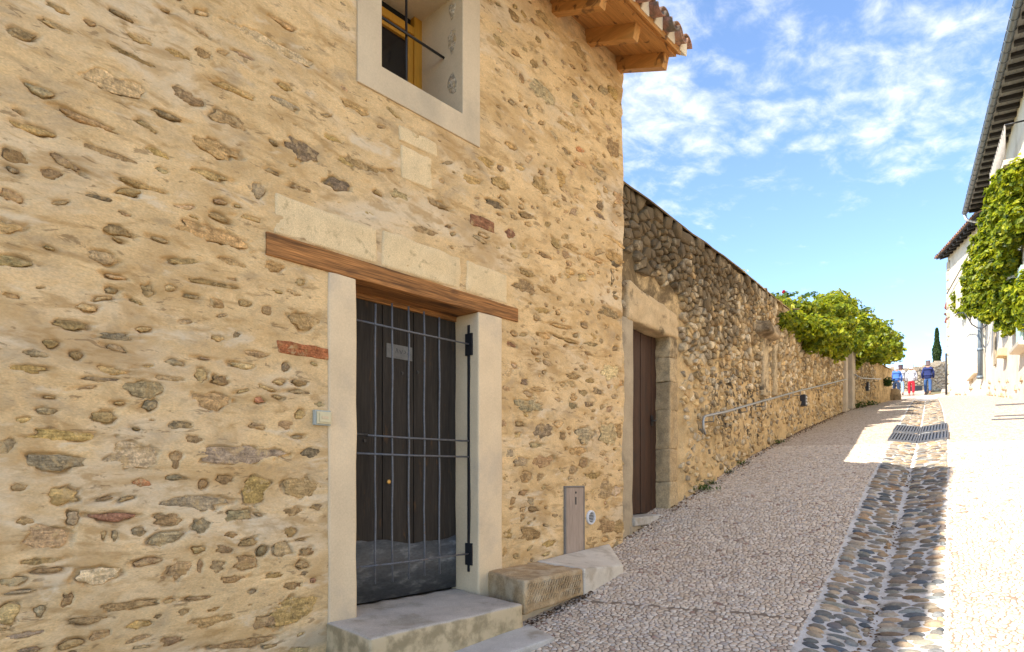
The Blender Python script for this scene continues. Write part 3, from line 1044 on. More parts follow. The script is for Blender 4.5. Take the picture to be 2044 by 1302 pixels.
# door: planks, sheet, notice, fittings
door = empty('door', HW(.55, -.26, .69), house)
tag(door, 'black painted plank door')
DO = -.243
edges = [0.0, .135, .385, .60, .665, .90, 1.10]
for i in range(6):
    MB().hbox(edges[i] + .0025, edges[i + 1] - .0025, DO - .05 - (i % 2) * .003, DO - (i % 2) * .004, .71, 2.812).build('plank', M_DOOR, door, bevel=.003)
MB().hbox(-.02, 1.10, DO - .07, DO + .012, 2.813, 2.852).build('door_head', M_LINTEL, door, bevel=.004)
MB().hbox(-.02, 1.11, DO - .10, DO - .055, .69, 2.85).build('back_board', M_DOOR, door)
# the scuffed sheet along the foot has a torn, wavy upper edge
n = 40
xs = np.linspace(.01, 1.085, n)
ztop = 1.125 + .03 * np.sin(xs * 5 + .6) + .05 * fbm(xs * 5, xs * 0, 3, 3)
V = []; Fc = []
for i, x in enumerate(xs):
    for (o_, z) in ((DO + .003, .715), (DO + .007, .715), (DO + .007, ztop[i]), (DO + .003, ztop[i])):
        V.append(HW(x, o_, z))
for i in range(n - 1):
    for q in range(4):
        Fc.append((i * 4 + q, i * 4 + (q + 1) % 4, i * 4 + 4 + (q + 1) % 4, i * 4 + 4 + q))
obj('kick_sheet', np_mesh('kick_sheet', V, Fc, M_KICK), door)
M_PAPER = mat('old_notice_paper', (.15, .145, .135), 0.8, 0.2, 14, 60, 0.1, 0.1, 0.001)
ta, za = on_house(771, 688, DO); tb, zb = on_house(822, 721, DO)
zb = (za + zb) / 2 - .045; note = MB().hbox(ta, tb, DO + .001, DO + .0045, zb, zb + .10).build('notice', M_PAPER, door)
ink = MB()
for (a, z0, b, z1) in ((.02, .0, .03, .035), (.03, .035, .042, .0), (.055, .025, .07, .0), (.07, .0, .082, .028), (.092, .005, .112, .012), (.112, .012, .1, .028), (.125, .0, .135, .02), (.15, .002, .153, .006)):
    ink.beam(HW(ta + .06 + a, DO + .0054, zb + .04 + z0), HW(ta + .06 + b, DO + .0054, zb + .04 + z1), .003, .0012, up=HW(0, 1, 0) and (HN[0], HN[1], 0))
ink.build('scribble', mat('ink', (.05, .05, .06), .8, 0, bump=0), note)
tk, zk = on_house(775, 962, DO)
M_BRASS = mat('brass', (.55, .33, .10), .4, .1, bump=0, metal=.8)
MB().tube([HW(tk, DO - .004, zk), HW(tk, DO + .010, zk), HW(tk, DO + .013, zk)], [.016, .016, .010], 14).build('keyhole_cover', M_BRASS, door, smooth=False)
for (px, py) in ((834, 743), (728, 880), (803, 745)):
    a, z = on_house(px, py, DO)
    MB().tube([HW(a, DO - .004, z), HW(a, DO + .006, z)], .011, 10).build('bolt_head', M_IRON_BLACK, door)

# the hinged grille before the door
GO = -.095
gate = empty('door_grille', HW(1.0, GO, .75), house)
tag(gate, 'iron bar grille hinged to the right jamb')


def gp(px, py, o=GO):
    t, z = on_house(px, py, o)
    return HW(t, o, z)


for (x, yt, yb) in ((749, 607, 1166), (783, 606, 1162), (816, 612, 1156), (847, 622, 1150), (877, 634, 1146)):
    p = [Vector(gp(x + .8 * math.sin(q * 2.1 + x), yt + (yb - yt) * q / 8)) for q in range(9)]
    MB().tube(p, .0068, 8).build('upright_bar', M_IRON, gate, smooth=True)
t_l = -.01
for (pa, pb) in (((716, 641), (938, 687)), ((716, 868), (935, 881)), ((716, 906), (935, 912)), ((716, 1133), (935, 1106))):
    t1, z1 = on_house(pb[0], pb[1], GO + .012); t0, z0 = on_house(pa[0], pa[1], GO + .012)
    zm = (z0 + z1) / 2
    MB().tube([HW(t_l, GO + .012, zm + .003), HW(.5, GO + .012, zm - .002), HW(t1, GO + .012, zm)], .0068, 8).build('cross_bar', M_IRON, gate, smooth=True)
ta, za = on_house(938, 650, GO); tb, zb = on_house(938, 1141, GO)
MB().hbox(ta - .022, ta + .022, GO - .008, GO + .014, zb, za).build('hinge_stile', M_IRON_BLACK, gate, bevel=.003)
a, z = on_house(714, 620, GO)
MB().hbox(.006, .020, GO - .02, GO + .005, .80, 2.79).build('lock_stile', M_IRON, gate, bevel=.002)
for py in (690, 1105):
    t0, z = on_house(943, py, GO)
    h = MB().hbox(t0 + .012, 1.092, GO - .004, GO + .012, z - .03, z + .03)
    h.hbox(1.078, 1.092, GO - .03, GO + .045, z - .085, z + .085)
    h.tube([HW(t0 + .02, GO + .018, z - .05), HW(t0 + .02, GO + .018, z + .05)], .014, 10)
    h.build('hinge', M_IRON_BLACK, gate)
zc = on_house(716, 868, GO)[1]
MB().tube([HW(-.0, GO + .03, zc), HW(.13, GO + .03, zc)], .012, 10).build('slide_bolt', M_IRON_BLACK, gate, smooth=True)

# window: surround, reveal, frame, pane, bars
win = empty('window', HW((WIN[0] + WIN[1]) / 2, -.45, WIN[2]), house)
tag(win, 'small ochre framed window deep in a pale rendered surround')
WO = -.46
sur = MB()
for (a, b, z0, z1) in ((SUR[0], WIN[0], SUR[2], SUR[3]), (WIN[1], SUR[1], SUR[2], SUR[3]), (WIN[0], WIN[1], SUR[2], WIN[2]), (WIN[0], WIN[1], WIN[3], SUR[3])):
    pass
# one ring-shaped slab, its inner sides forming the reveal
ring_o = [(SUR[0], SUR[2]), (SUR[1], SUR[2]), (SUR[1], SUR[3]), (SUR[0], SUR[3])]
ring_i = [(WIN[0], WIN[2]), (WIN[1], WIN[2]), (WIN[1], WIN[3]), (WIN[0], WIN[3])]
V = [HW(a, -.04, z) for a, z in ring_o] + [HW(a, .014, z) for a, z in ring_o] + [HW(a, .014, z) for a, z in ring_i] + [HW(a, WO - .09, z) for a, z in ring_i]
Fc = []
for L in range(3):
    for q in range(4):
        Fc.append((L * 4 + q, L * 4 + (q + 1) % 4, L * 4 + 4 + (q + 1) % 4, L * 4 + 4 + q))
sm = MB(); sm.add(V, Fc)
so = sm.build('surround', M_RENDER_GREY, win, bevel=.006)
# stones showing in the right reveal
for (px, py, a, b) in ((905, 85, .055, .10), (905, 172, .06, .085), (900, 25, .04, .07)):
    o_ = -.10
    k = RS.randrange(NV)
    zst = EYE + (HORIZON - py) / F_PX * 4.78
    o = bpy.data.objects.new('reveal_stone', proto_me[k])
    X = np.array([-HN[0], -HN[1], 0]) * a; Y = np.array([0, 0, 1.]) * b; N = np.array([-HD[0], -HD[1], 0]) * .008
    Pp = HW(WIN[1] - .002, o_, zst)
    o.matrix_world = Matrix([(X[q], Y[q], N[q], Pp[q]) for q in range(3)] + [(0, 0, 0, 1)])
    o.color = (.50, .42, .31, 1)
    COL.objects.link(o); o.parent = so
M_OCHRE = mat('ochre_window_paint', (.50, .24, .025), .5, .15, 1, 6, .12, .2, .001, rotz=HROT, scl=(.06, .06, .6), spec=.4)
k = NB('window_glass')
k.b.inputs['Base Color'].default_value = (.012, .012, .014, 1); k.b.inputs['Roughness'].default_value = .08; k.b.inputs['Specular IOR Level'].default_value = .5
M_GLASS = k.m
wr = WIN[1]
fr = MB()
for (a, b, z0, z1) in ((WIN[0] - .02, WIN[0] + .05, WIN[2] - .01, WIN[3]), (wr - .075, wr + .01, WIN[2] - .01, WIN[3]), (WIN[0] + .05, wr - .075, WIN[3] - .15, WIN[3] - .09), (WIN[0] + .05, wr - .075, WIN[2] - .01, WIN[2] + .05)):
    fr.hbox(a, b, WO - .05, WO, z0, z1)
fo = fr.build('frame', M_OCHRE, win, bevel=.004)
sa = MB()
for (a, b, z0, z1) in ((WIN[0] + .05, WIN[0] + .09, WIN[2] + .05, WIN[3] - .15), (wr - .125, wr - .075, WIN[2] + .05, WIN[3] - .15), (WIN[0] + .09, wr - .125, WIN[3] - .205, WIN[3] - .15), (WIN[0] + .09, wr - .125, WIN[2] + .05, WIN[2] + .09)):
    sa.hbox(a, b, WO - .06, WO - .015, z0, z1)
sa.build('sash', M_OCHRE, fo, bevel=.006)
MB().hbox(WIN[0] + .09, wr - .125, WO - .045, WO - .04, WIN[2] + .09, WIN[3] - .205).build('pane', M_GLASS, fo)
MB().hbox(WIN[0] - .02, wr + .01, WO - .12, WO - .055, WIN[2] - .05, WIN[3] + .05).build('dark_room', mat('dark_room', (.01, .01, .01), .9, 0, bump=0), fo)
BO = -.215
tb_, zb_ = on_house(811, 60, BO)
MB().tube([HW(tb_, BO, WIN[2] - .02), HW(tb_, BO, WIN[3] + .02)], .0095, 8).build('upright_bar', M_IRON_BLACK, win, smooth=True)
_, zh = on_house(812, 72, BO)
MB().tube([HW(WIN[0] - .02, BO + .019, zh), HW(WIN[1] + .02, BO + .019, zh)], .0095, 8).build('cross_bar', M_IRON_BLACK, win, smooth=True)

# ------------------------------------------------------------------ roof edge of the near house
roof = empty('roof', HW(2.5, .3, 5.6), house)
tag(roof, 'clay tiled roof edge on ochre stained rafters')
SL = .38
Z_WALL = 5.645                                                # underside of the rafters where they leave the wall


def rz(o, extra=0.0):                                         # height of the rafters' underside out from the wall
    return Z_WALL - SL * o + extra


RAFT = [T_END - .06 - .52 * i for i in range(11)]
for t in RAFT:
    o1, w, h = .505, .085, .135
    m = MB()
    m.hexa([HW(t - w / 2, -.5, rz(-.5)), HW(t - w / 2, o1, rz(o1)), HW(t + w / 2, o1, rz(o1)), HW(t + w / 2, -.5, rz(-.5)),
            HW(t - w / 2, -.5, rz(-.5, h)), HW(t - w / 2, o1 + .03, rz(o1, h)), HW(t + w / 2, o1 + .03, rz(o1, h)), HW(t + w / 2, -.5, rz(-.5, h))])
    m.build('rafter', M_EAVE, roof, bevel=.005)
R0, R1 = -7.4, T_END + .0
o_a = -.5
nb = 0
while o_a < .60:                                              # boards laid along the eave on the rafters
    o_b = min(o_a + .165, .60)
    MB().hexa([HW(R0, o_a, rz(o_a, .138)), HW(R0, o_b - .003, rz(o_b, .138)), HW(R1, o_b - .003, rz(o_b, .138)), HW(R1, o_a, rz(o_a, .138)),
               HW(R0, o_a, rz(o_a, .160)), HW(R0, o_b - .003, rz(o_b, .160)), HW(R1, o_b - .003, rz(o_b, .160)), HW(R1, o_a, rz(o_a, .160))]).build('eave_board', M_EAVE_T, roof, bevel=.002)
    o_a = o_b
MB().hexa([HW(R0, .58, rz(.58, .161)), HW(R0, .645, rz(.645, .150)), HW(R1, .645, rz(.645, .150)), HW(R1, .58, rz(.58, .161)),
           HW(R0, .58, rz(.58, .20)), HW(R0, .64, rz(.64, .215)), HW(R1, .64, rz(.64, .215)), HW(R1, .58, rz(.58, .20))]).build('tilting_fillet', M_EAVE_T, roof, bevel=.003)
TZ = .20


def half_pipe(t, oa, ob, r0, r1, up, lift0, lift1, n=9, thick=.013):
    """one canal tile from upslope oa to downslope ob"""
    m = MB(); ring = []
    for (o_, r, lf) in ((oa, r0, lift0), (ob, r1, lift1)):
        for rr in (r, r - thick):
            row = []
            for q in range(n):
                a = math.pi * q / (n - 1)
                row.append(len(m.V))
                m.V.append(HW(t + rr * math.cos(a), o_, rz(o_, TZ) + lf + (rr * math.sin(a) if up else -rr * math.sin(a) + r)))
            ring.append(row)
    A, Ai, B, Bi = ring
    for q in range(n - 1):
        m.F += [(A[q], A[q + 1], B[q + 1], B[q]), (Ai[q], Bi[q], Bi[q + 1], Ai[q + 1]), (B[q], B[q + 1], Bi[q + 1], Bi[q]), (A[q], Ai[q], Ai[q + 1], A[q + 1])]
    for q in (0, n - 1):
        m.F.append((A[q], B[q], Bi[q], Ai[q]))
    return m


P_T = .232
ti = 0
t = T_END + .03
TILE_COL = [(.36, .17, .105), (.30, .15, .10), (.40, .22, .14), (.24, .14, .10), (.42, .20, .12)]
while t > -2.2:
    for c, (oa, ob) in enumerate(((.34, .72), (-.02, .40), (-.38, .06))):
        j = RS.uniform(-.008, .008)
        if c < 2:
            o = half_pipe(t - P_T / 2 + j, oa, ob + .02 + RS.uniform(-.012, .02), .092, .080, False, .0 + c * .012, .012 + c * .012).build('channel_tile', M_TILE, roof, smooth=True)
            o.color = RS.choice(TILE_COL) + (1,)
        o = half_pipe(t + j, oa, ob + RS.uniform(-.02, .015), .074, .090, True, .052 + c * .014, .060 + c * .016).build('cover_tile', M_TILE, roof, smooth=True)
        o.color = RS.choice(TILE_COL) + (1,)
    # lime bedding under the end of each cover
    MB().hexa([HW(t - .066, .56, rz(.56, TZ + .002)), HW(t - .072, .655, rz(.655, TZ - .018)), HW(t + .072, .655, rz(.655, TZ - .018)), HW(t + .066, .56, rz(.56, TZ + .002)),
               HW(t - .04, .56, rz(.56, TZ + .105)), HW(t - .045, .675, rz(.675, TZ + .115)), HW(t + .045, .675, rz(.675, TZ + .115)), HW(t + .04, .56, rz(.56, TZ + .105))]).build('tile_bedding', M_TILEM, roof, bevel=.012)
    t -= P_T
dk = MB()
dk.hexa([HW(-7.5, -4.8, rz(-4.8, .165)), HW(-7.5, .30, rz(.30, .165)), HW(T_END + .06, .30, rz(.30, .165)), HW(T_END + .06, -4.8, rz(-4.8, .165)),
         HW(-7.5, -4.8, rz(-4.8, .24)), HW(-7.5, .30, rz(.30, .24)), HW(T_END + .06, .30, rz(.30, .24)), HW(T_END + .06, -4.8, rz(-4.8, .24))])
dk.hexa([HW(-7.5, .31, rz(.31, .17)), HW(-7.5, .64, rz(.64, .17)), HW(-2.3, .64, rz(.64, .17)), HW(-2.3, .31, rz(.31, .17)),
         HW(-7.5, .31, rz(.31, .30)), HW(-7.5, .64, rz(.64, .30)), HW(-2.3, .64, rz(.64, .30)), HW(-2.3, .31, rz(.31, .30))])
o = dk.build('roof_deck', M_TILE, roof); o.color = (.33, .17, .11, 1)
# gable infill below the roof slope
MB().hexa([HW(T_END - .35, -4.8, 5.55), HW(T_END - .35, -.05, 5.55), HW(T_END - .02, -.05, 5.55), HW(T_END - .02, -4.8, 5.55),
           HW(T_END - .35, -4.8, rz(-4.8, .16)), HW(T_END - .35, -.05, rz(-.05, .13)), HW(T_END - .02, -.05, rz(-.05, .13)), HW(T_END - .02, -4.8, rz(-4.8, .16))]).build('gable', M_BACK, house)
# mortar packed between the rafters at the wall head
MB().hbox(-7.4, T_END - .03, -.35, -.012, 5.58, 5.80).build('wall_head', M_MORTAR, house)

# ------------------------------------------------------------------ steps and small things at the near house
o = rough_block('doorstep', [HW(-.19, -.28, .30), HW(-.24, .50, .25), HW(1.05, .515, .25), HW(1.10, -.28, .30), HW(-.19, -.28, .695), HW(-.235, .495, .686), HW(1.04, .51, .683), HW(1.10, -.28, .695)],
                M_STEP, None, 12, .012, .02, 4, 7.0)
tag(o, 'worn grey stone doorstep with mossy front under the barred door', 'step')
o = rough_block('mounting_block', [HW(1.20, .0, .58), HW(1.062, .505, .60), HW(1.79, .50, .64), HW(1.80, .0, .64), HW(1.20, .0, .85), HW(1.06, .50, .845), HW(1.78, .495, .85), HW(1.80, .0, .86)],
                M_BLOCK, None, 14, .010, .018, 9, 8.0)
tag(o, 'brown tooled stone block between doorstep and pale kerb', 'stone block')
# hatch strokes cut into the face of the block: raised ribs left by the chisel
hat = MB()
for i in range(66):
    x = 1.10 + (i % 22) * .0295 + RS.uniform(-.004, .004); z = .672 + (i // 22) * .052 + RS.uniform(-.006, .006)
    hat.beam(HW(x, .503, z), HW(x + .020, .505, z + .040), .010, .010)
tag(hat.build('tool_marks', M_BLOCK, o), kind='stuff')
o = rough_block('ramp_kerb', [HW(1.80, .0, .40), HW(1.80, .495, .40), HW(2.42, .47, .45), HW(2.86, .03, .55), HW(1.80, .0, .868), HW(1.80, .495, .848), HW(2.42, .465, .808), HW(2.86, .03, .93)],
                M_KERB, None, 10, .004, .012, 12, 6.0)
tag(o, 'pale concrete kerb tapering to a point at the house corner', 'kerb')
o = rough_block('footing', [HW(1.0, .02, .05), HW(1.02, .40, .05), HW(2.0, .43, .2), HW(2.0, .02, .2), HW(1.0, .02, .60), HW(1.03, .40, .585), HW(2.0, .45, .64), HW(2.0, .02, .64)],
                M_RENDER_GREY, None, 8, .006, .012, 15, 6.0)
tag(o, 'rendered footing under the brown tooled stone block', 'footing')
pts = [HW(-.1, .49, .2), HW(-.1, .74, .2), HW(1.0, .83, .2), HW(1.12, .49, .2), HW(-.1, .49, .46), HW(-.1, .74, .455), HW(1.0, .83, .515), HW(1.12, .49, .53)]
o = rough_block('threshold_slab', pts, M_CONCRETE, None, 6, .004, .006, 18, 6.0)
tag(o, 'flat grey slab in the paving below the doorstep', 'slab')

# doorbell button plate
M_CREAM = mat('cream_plastic', (.62, .54, .34), .45, .05, 8, 60, .04, 0, spec=.4)
M_GREYPLASTIC = mat('grey_plastic', (.40, .42, .38), .5, .05, 8, 60, .04, 0, spec=.4)
tb0, zb0 = on_house(641, 835)
bell = empty('doorbell', HW(tb0, 0, zb0 - .05))
tag(bell, 'square cream doorbell plate on the wall left of the barred door', 'doorbell')
tl, _ = on_house(624, 835); tr, _ = on_house(657, 835)
hw_ = (tr - tl) / 2
MB().hbox(tb0 - hw_, tb0 + hw_, -.01, .022, zb0 - .045, zb0 + .047).build('back_box', M_GREYPLASTIC, bell, bevel=.005)
MB().hbox(tb0 - hw_ + .010, tb0 + hw_ - .004, .0225, .034, zb0 - .036, zb0 + .038).build('cover_plate', M_CREAM, bell, bevel=.004)
MB().hbox(tb0 - hw_ + .024, tb0 + hw_ - .012, .0345, .040, zb0 - .026, zb0 + .028).build('rocker', M_CREAM, bell, bevel=.003)
MB().hbox(tb0 - .02, tb0 + .026, .0405, .043, zb0 - .006, zb0 + .010).build('name_window', M_RENDER, bell, bevel=.001)

# wooden meter hatch
M_HATCH = mat('weathered_hatch', (.36, .28, .225), .8, .2, 1, 5, .2, .5, .002, rotz=HROT, scl=(.03, .03, .5))
ta, za = on_house(1127, 974); tb, zb = on_house(1162, 1116)
hatch = empty('meter_hatch', HW((ta + tb) / 2, 0, zb))
tag(hatch, 'tall weathered wooden meter hatch set in the wall above the pale kerb', 'hatch')
MB().hbox(ta, tb, -.03, .018, zb - .01, za).build('panel', M_HATCH, hatch, bevel=.004)
fm = MB()
fm.hbox(ta - .016, ta - .002, -.03, .022, zb, za + .016); fm.hbox(tb + .002, tb + .012, -.03, .022, zb, za + .016); fm.hbox(ta - .002, tb + .002, -.03, .022, za + .002, za + .016)
fm.build('frame', mat('hatch_frame', (.20, .18, .16), .7, .2, bump=0), hatch, bevel=.002)
tm = (ta + tb) / 2 + .01
MB().hbox(tm - .008, tm + .008, .0185, .0205, za - .155, za - .085).build('slot', M_IRON_BLACK, hatch)
MB().tube([HW(tm, .0185, za - .045), HW(tm, .0205, za - .045)], .011, 12).build('keyhole', M_IRON_BLACK, hatch)

# round vent
tv, zv = on_house(1178, 1033)
vent = empty('round_vent', HW(tv, 0, zv))
tag(vent, 'small round white louvred vent beside the meter hatch', 'vent')
M_VENT = mat('white_plastic', (.68, .68, .70), .4, .04, bump=0, spec=.4)
V = []; Fc = []
for (r, o_) in ((.068, -.01), (.068, .016), (.062, .022), (.052, .022), (.050, .004)):
    for q in range(28):
        a = 2 * math.pi * q / 28
        V.append(HW(tv + r * math.cos(a), o_, zv + r * math.sin(a)))
for L in range(4):
    for q in range(28):
        Fc.append((L * 28 + q, L * 28 + (q + 1) % 28, L * 28 + 28 + (q + 1) % 28, L * 28 + 28 + q))
mm = MB(); mm.add(V, Fc); mm.build('ring', M_VENT, vent)
MB().tube([HW(tv, -.01, zv), HW(tv, .004, zv)], .0505, 28).build('dark_back', M_IRON_BLACK, vent)
for i in range(-3, 4):
    z = zv + i * .0138
    w = math.sqrt(max(.0508 ** 2 - (i * .0138) ** 2, 1e-5))
    MB().hexa([HW(tv - w, .012, z - .001), HW(tv - w, .019, z - .003), HW(tv + w, .019, z - .003), HW(tv + w, .012, z - .001),
               HW(tv - w, .012, z + .001), HW(tv - w, .019, z - .0005), HW(tv + w, .019, z - .0005), HW(tv + w, .012, z + .001)]).build('slat', M_VENT, vent)

# ------------------------------------------------------------------ the garden wall along the lane
_h = HW(2.95, -.055, 0)
GP = np.array([(_h[0], _h[1]), (2.47, 8.02), (9.83, 18.3), (15.8, 26.0)])
_gl = np.concatenate([[0], np.cumsum(np.hypot(*np.diff(GP, axis=0).T))])
GLEN = _gl[-1]
_ws = np.arange(0, GLEN + .5, .05)
_gx = np.interp(_ws, _gl, GP[:, 0]); _gy = np.interp(_ws, _gl, GP[:, 1])
_kk = np.hanning(31); _kk /= _kk.sum()


def _sm(a):
    e = np.concatenate([a[0] + (np.arange(-15, 0)) * (a[1] - a[0]), a, a[-1] + np.arange(1, 16) * (a[-1] - a[-2])])
    return np.convolve(e, _kk, mode='valid')


_n = int(GLEN / .05) + 1
_gx, _gy, _ws = _sm(_gx[:_n]), _sm(_gy[:_n]), _ws[:_n]
_dx, _dy = np.gradient(_gx), np.gradient(_gy)
_dl = np.hypot(_dx, _dy); _dx /= _dl; _dy /= _dl


def GW(w, o, z):
    w, o, z = np.broadcast_arrays(np.asarray(w, float), np.asarray(o, float), np.asarray(z, float))
    x = np.interp(w, _ws, _gx); y = np.interp(w, _ws, _gy)
    nx = np.interp(w, _ws, _dy); ny = -np.interp(w, _ws, _dx)
    return np.stack([x + nx * o, y + ny * o, z], -1)


def g_top(w):                                                 # wall top
    return np.interp(w, [0, 1.9, 5, 9, 13, 17.5, 27], [4.62, 4.55, 4.66, 4.80, 5.02, 5.50, 6.06])


def g_base(w):
    p = GW(w, 0, 0)
    return hs(p[..., 0] * SV[0] + p[..., 1] * SV[1])


def on_garden(px, py, o=0.0):
    k, m = sight(px, py)
    P = GW(_ws, o, 0)
    f = P[:, 0] - k * P[:, 1]
    i = int(np.argmax((f[:-1] <= 0) != (f[1:] <= 0)))
    a = f[i] / (f[i] - f[i + 1])
    return float(_ws[i] + a * (_ws[i + 1] - _ws[i])), float(EYE + m * (P[i, 1] + a * (P[i + 1, 1] - P[i, 1])))


def G3(w, o, z):
    return Vector([float(c) for c in GW(w, o, z)])


d2l, d2top = on_garden(1262, 641); d2r, _ = on_garden(1336, 640)
_, d2bot = on_garden(1290, 1029, -.05)
jr, _ = on_garden(1352, 800)
gw_ = empty('garden_wall', tuple(G3(6, 0, g_base(6))))
tag(gw_, 'long old rubble garden wall with blackened top climbing beside the lane', 'wall')


def stain_extra(k, v, base):
    g = k.new('ShaderNodeNewGeometry')
    sx = k.new('ShaderNodeSeparateXYZ'); k.l.new(g.outputs['Position'], sx.inputs[0])
    # black lichen crust near the coping, thinning out along the wall
    hgt = k.rng(sx.outputs['Z'], 2.0, 4.9)
    far = k.rng(sx.outputs['Y'], 6.6, 12.5, 1.0, .28)
    nz = k.noise(v, 3.0, 8, .74, .5)
    m = k.math('MULTIPLY', k.math('MULTIPLY', hgt, far), 1.0)
    m = k.rng(k.math('ADD', m, k.math('MULTIPLY', k.math('SUBTRACT', nz, .5), 2.6)), .20, .80)
    base = k.mix(k.math('MULTIPLY', m, .86), base, (.088, .062, .036))
    # scattered sooty blotches lower down
    b2 = k.math('MULTIPLY', k.rng(k.noise(v, 5.0, 6, .7, .8), .53, .57), k.math('MULTIPLY', k.rng(sx.outputs['Y'], 7.7, 8.6), k.math('MULTIPLY', k.rng(sx.outputs['Y'], 10.2, 11.6, 1, 0), k.math('MULTIPLY', k.rng(sx.outputs['Z'], 1.9, 2.3), k.rng(sx.outputs['Z'], 2.9, 3.5, 1, 0)))))
    return k.mix(k.math('MULTIPLY', b2, .85), base, (.035, .032, .03))


M_GMORT = mat('garden_wall_mortar', (.57, .415, .225), .95, .25, 4, 60, .2, .8, .012, extra=stain_extra, spec=.1, col2=(.36, .25, .12), c2=(1.7, .5, .68))
M_GSTONE = mat('garden_wall_stone', rough=.93, var=.3, vscale=14, fine=70, fvar=.3, bump=.9, bdist=.012, src='obj', spec=.15, extra=stain_extra)
M_GSTONE_A = mat('garden_wall_stone_small', rough=.93, var=.3, vscale=14, fine=70, fvar=.3, bump=.9, bdist=.012, src='attr', spec=.15, extra=stain_extra)

# bedding face
ww = np.concatenate([np.arange(0, 10, .025), np.arange(10, GLEN, .06)])
qq = np.linspace(0, 1, 150)
W2, Q2 = np.meshgrid(ww, qq, indexing='ij')
B2 = g_base(W2) - .15; T2 = g_top(W2)
Z2 = B2 + (T2 - B2) * Q2
hrel2 = (Z2 - B2) / (T2 - B2)
rel = .05 * fbm(W2 * 1.1, Z2 * 1.3, 71, 3) + .045 * fbm(W2 * 4.5, Z2 * 6, 73, 3) + .040 * fbm(W2 * 11, Z2 * 15, 75, 3) - .022 * sstep(.35, .6, hrel2)
flat = np.maximum(np.maximum(d2l - .14 - W2, W2 - jr - .02), Z2 - d2top - .52)
rel = np.where(flat < 0, -.03 + rel * .15, rel * sstep(0, .15, flat) - .03 * (1 - sstep(0, .15, flat)))
cen = (W2[:-1, :-1] + W2[1:, 1:]) / 2; cz = (Z2[:-1, :-1] + Z2[1:, 1:]) / 2
keep = ~((cen > d2l - .02) & (cen < d2r + .02) & (cz < d2top + .03) & (cz > d2bot - .5)).ravel()
gl_, glz = on_garden(1684, 760); gr_, _ = on_garden(1698, 760)
keep &= ~((cen > gl_) & (cen < gr_)).ravel()
V = GW(W2, rel, Z2).reshape(-1, 3)
gface = obj('bedding', np_mesh('bedding', V, grid_faces(len(ww), len(qq))[keep], M_GMORT, True), gw_)
# the core and coping behind it
core = MB()
for (a, b) in zip(np.arange(0, GLEN - .3, .45), np.arange(.45, GLEN + .1, .45)):
    b = min(b, GLEN)
    op = a < d2r + .02 and b > d2l - .02
    zb0_ = d2top + .04 if op else float(min(g_base(a), g_base(b))) - .4
    g2 = a < gr_ and b > gl_
    zt_a, zt_b = float(g_top(a)) + .0, float(g_top(b)) + .0
    core.hexa([G3(a, -.50, zb0_), G3(a, -.10, zb0_), G3(b, -.10, zb0_), G3(b, -.50, zb0_), G3(a, -.50, zt_a), G3(a, -.06, zt_a), G3(b, -.06, zt_b), G3(b, -.50, zt_b)] if not g2 else
              [G3(a, -.50, zb0_), G3(a, -.34, zb0_), G3(b, -.34, zb0_), G3(b, -.50, zb0_), G3(a, -.50, zt_a), G3(a, -.34, zt_a), G3(b, -.34, zt_b), G3(b, -.50, zt_b)])
core.build('core', M_GMORT, gw_)

# rubble stones
sites = []
w = .1
aw, ah = .118, .072
for i in range(int(GLEN / aw)):
    for j in range(64):
        x = (i + .5 + RS.uniform(-.47, .47)) * aw
        z = .5 + (j + .5 * (i % 2) + RS.uniform(-.45, .45)) * ah + .1 * x
        if RS.random() < .36:
            continue
        if z < float(g_base(x)) - .05 or z > float(g_top(x)) - .08 or x > 20:
            continue
        sites.append((x, z))
cells = voronoi([(x * ah / aw, z) for x, z in sites], ah * 1.05, 2)
gst = []
GC = [(.56, .43, .255), (.51, .37, .205), (.61, .49, .32), (.45, .34, .20), (.54, .39, .20), (.41, .33, .225), (.63, .52, .36), (.48, .33, .17)]
for (x, z), poly in zip(sites, cells):
    if len(poly) < 3:
        continue
    P = np.array(poly); P[:, 0] *= aw / ah
    P = np.clip(P, (x - .3, z - .2), (x + .3, z + .2))
    if (P[:, 0].max() > d2l - .16 and P[:, 0].min() < jr + .03 and P[:, 1].min() < d2top + .50) or (P[:, 0].max() > gl_ - .08 and P[:, 0].min() < gr_ + .08):
        continue
    hrel = (z - float(g_base(x))) / (float(g_top(x)) - float(g_base(x)))
    bare = sstep(.30, .62, hrel + .22 * float(fbm(x * .8, z * .9, 91, 2)))    # the lower wall is smeared with mortar
    if RS.random() > .72 + .28 * bare:
        continue
    c = P.mean(0)
    shr = RS.uniform(.72, .95) if RS.random() < bare else RS.uniform(.55, .9)
    P = c + (P - c) * shr * np.array([RS.uniform(.93, 1.03), RS.uniform(.88, 1.02)])
    proud = RS.uniform(.006, .036) * (.6 + .4 * bare)
    gst.append((c, P, proud, np.array(RS.choice(GC)) * RS.uniform(.62, 1.25)))


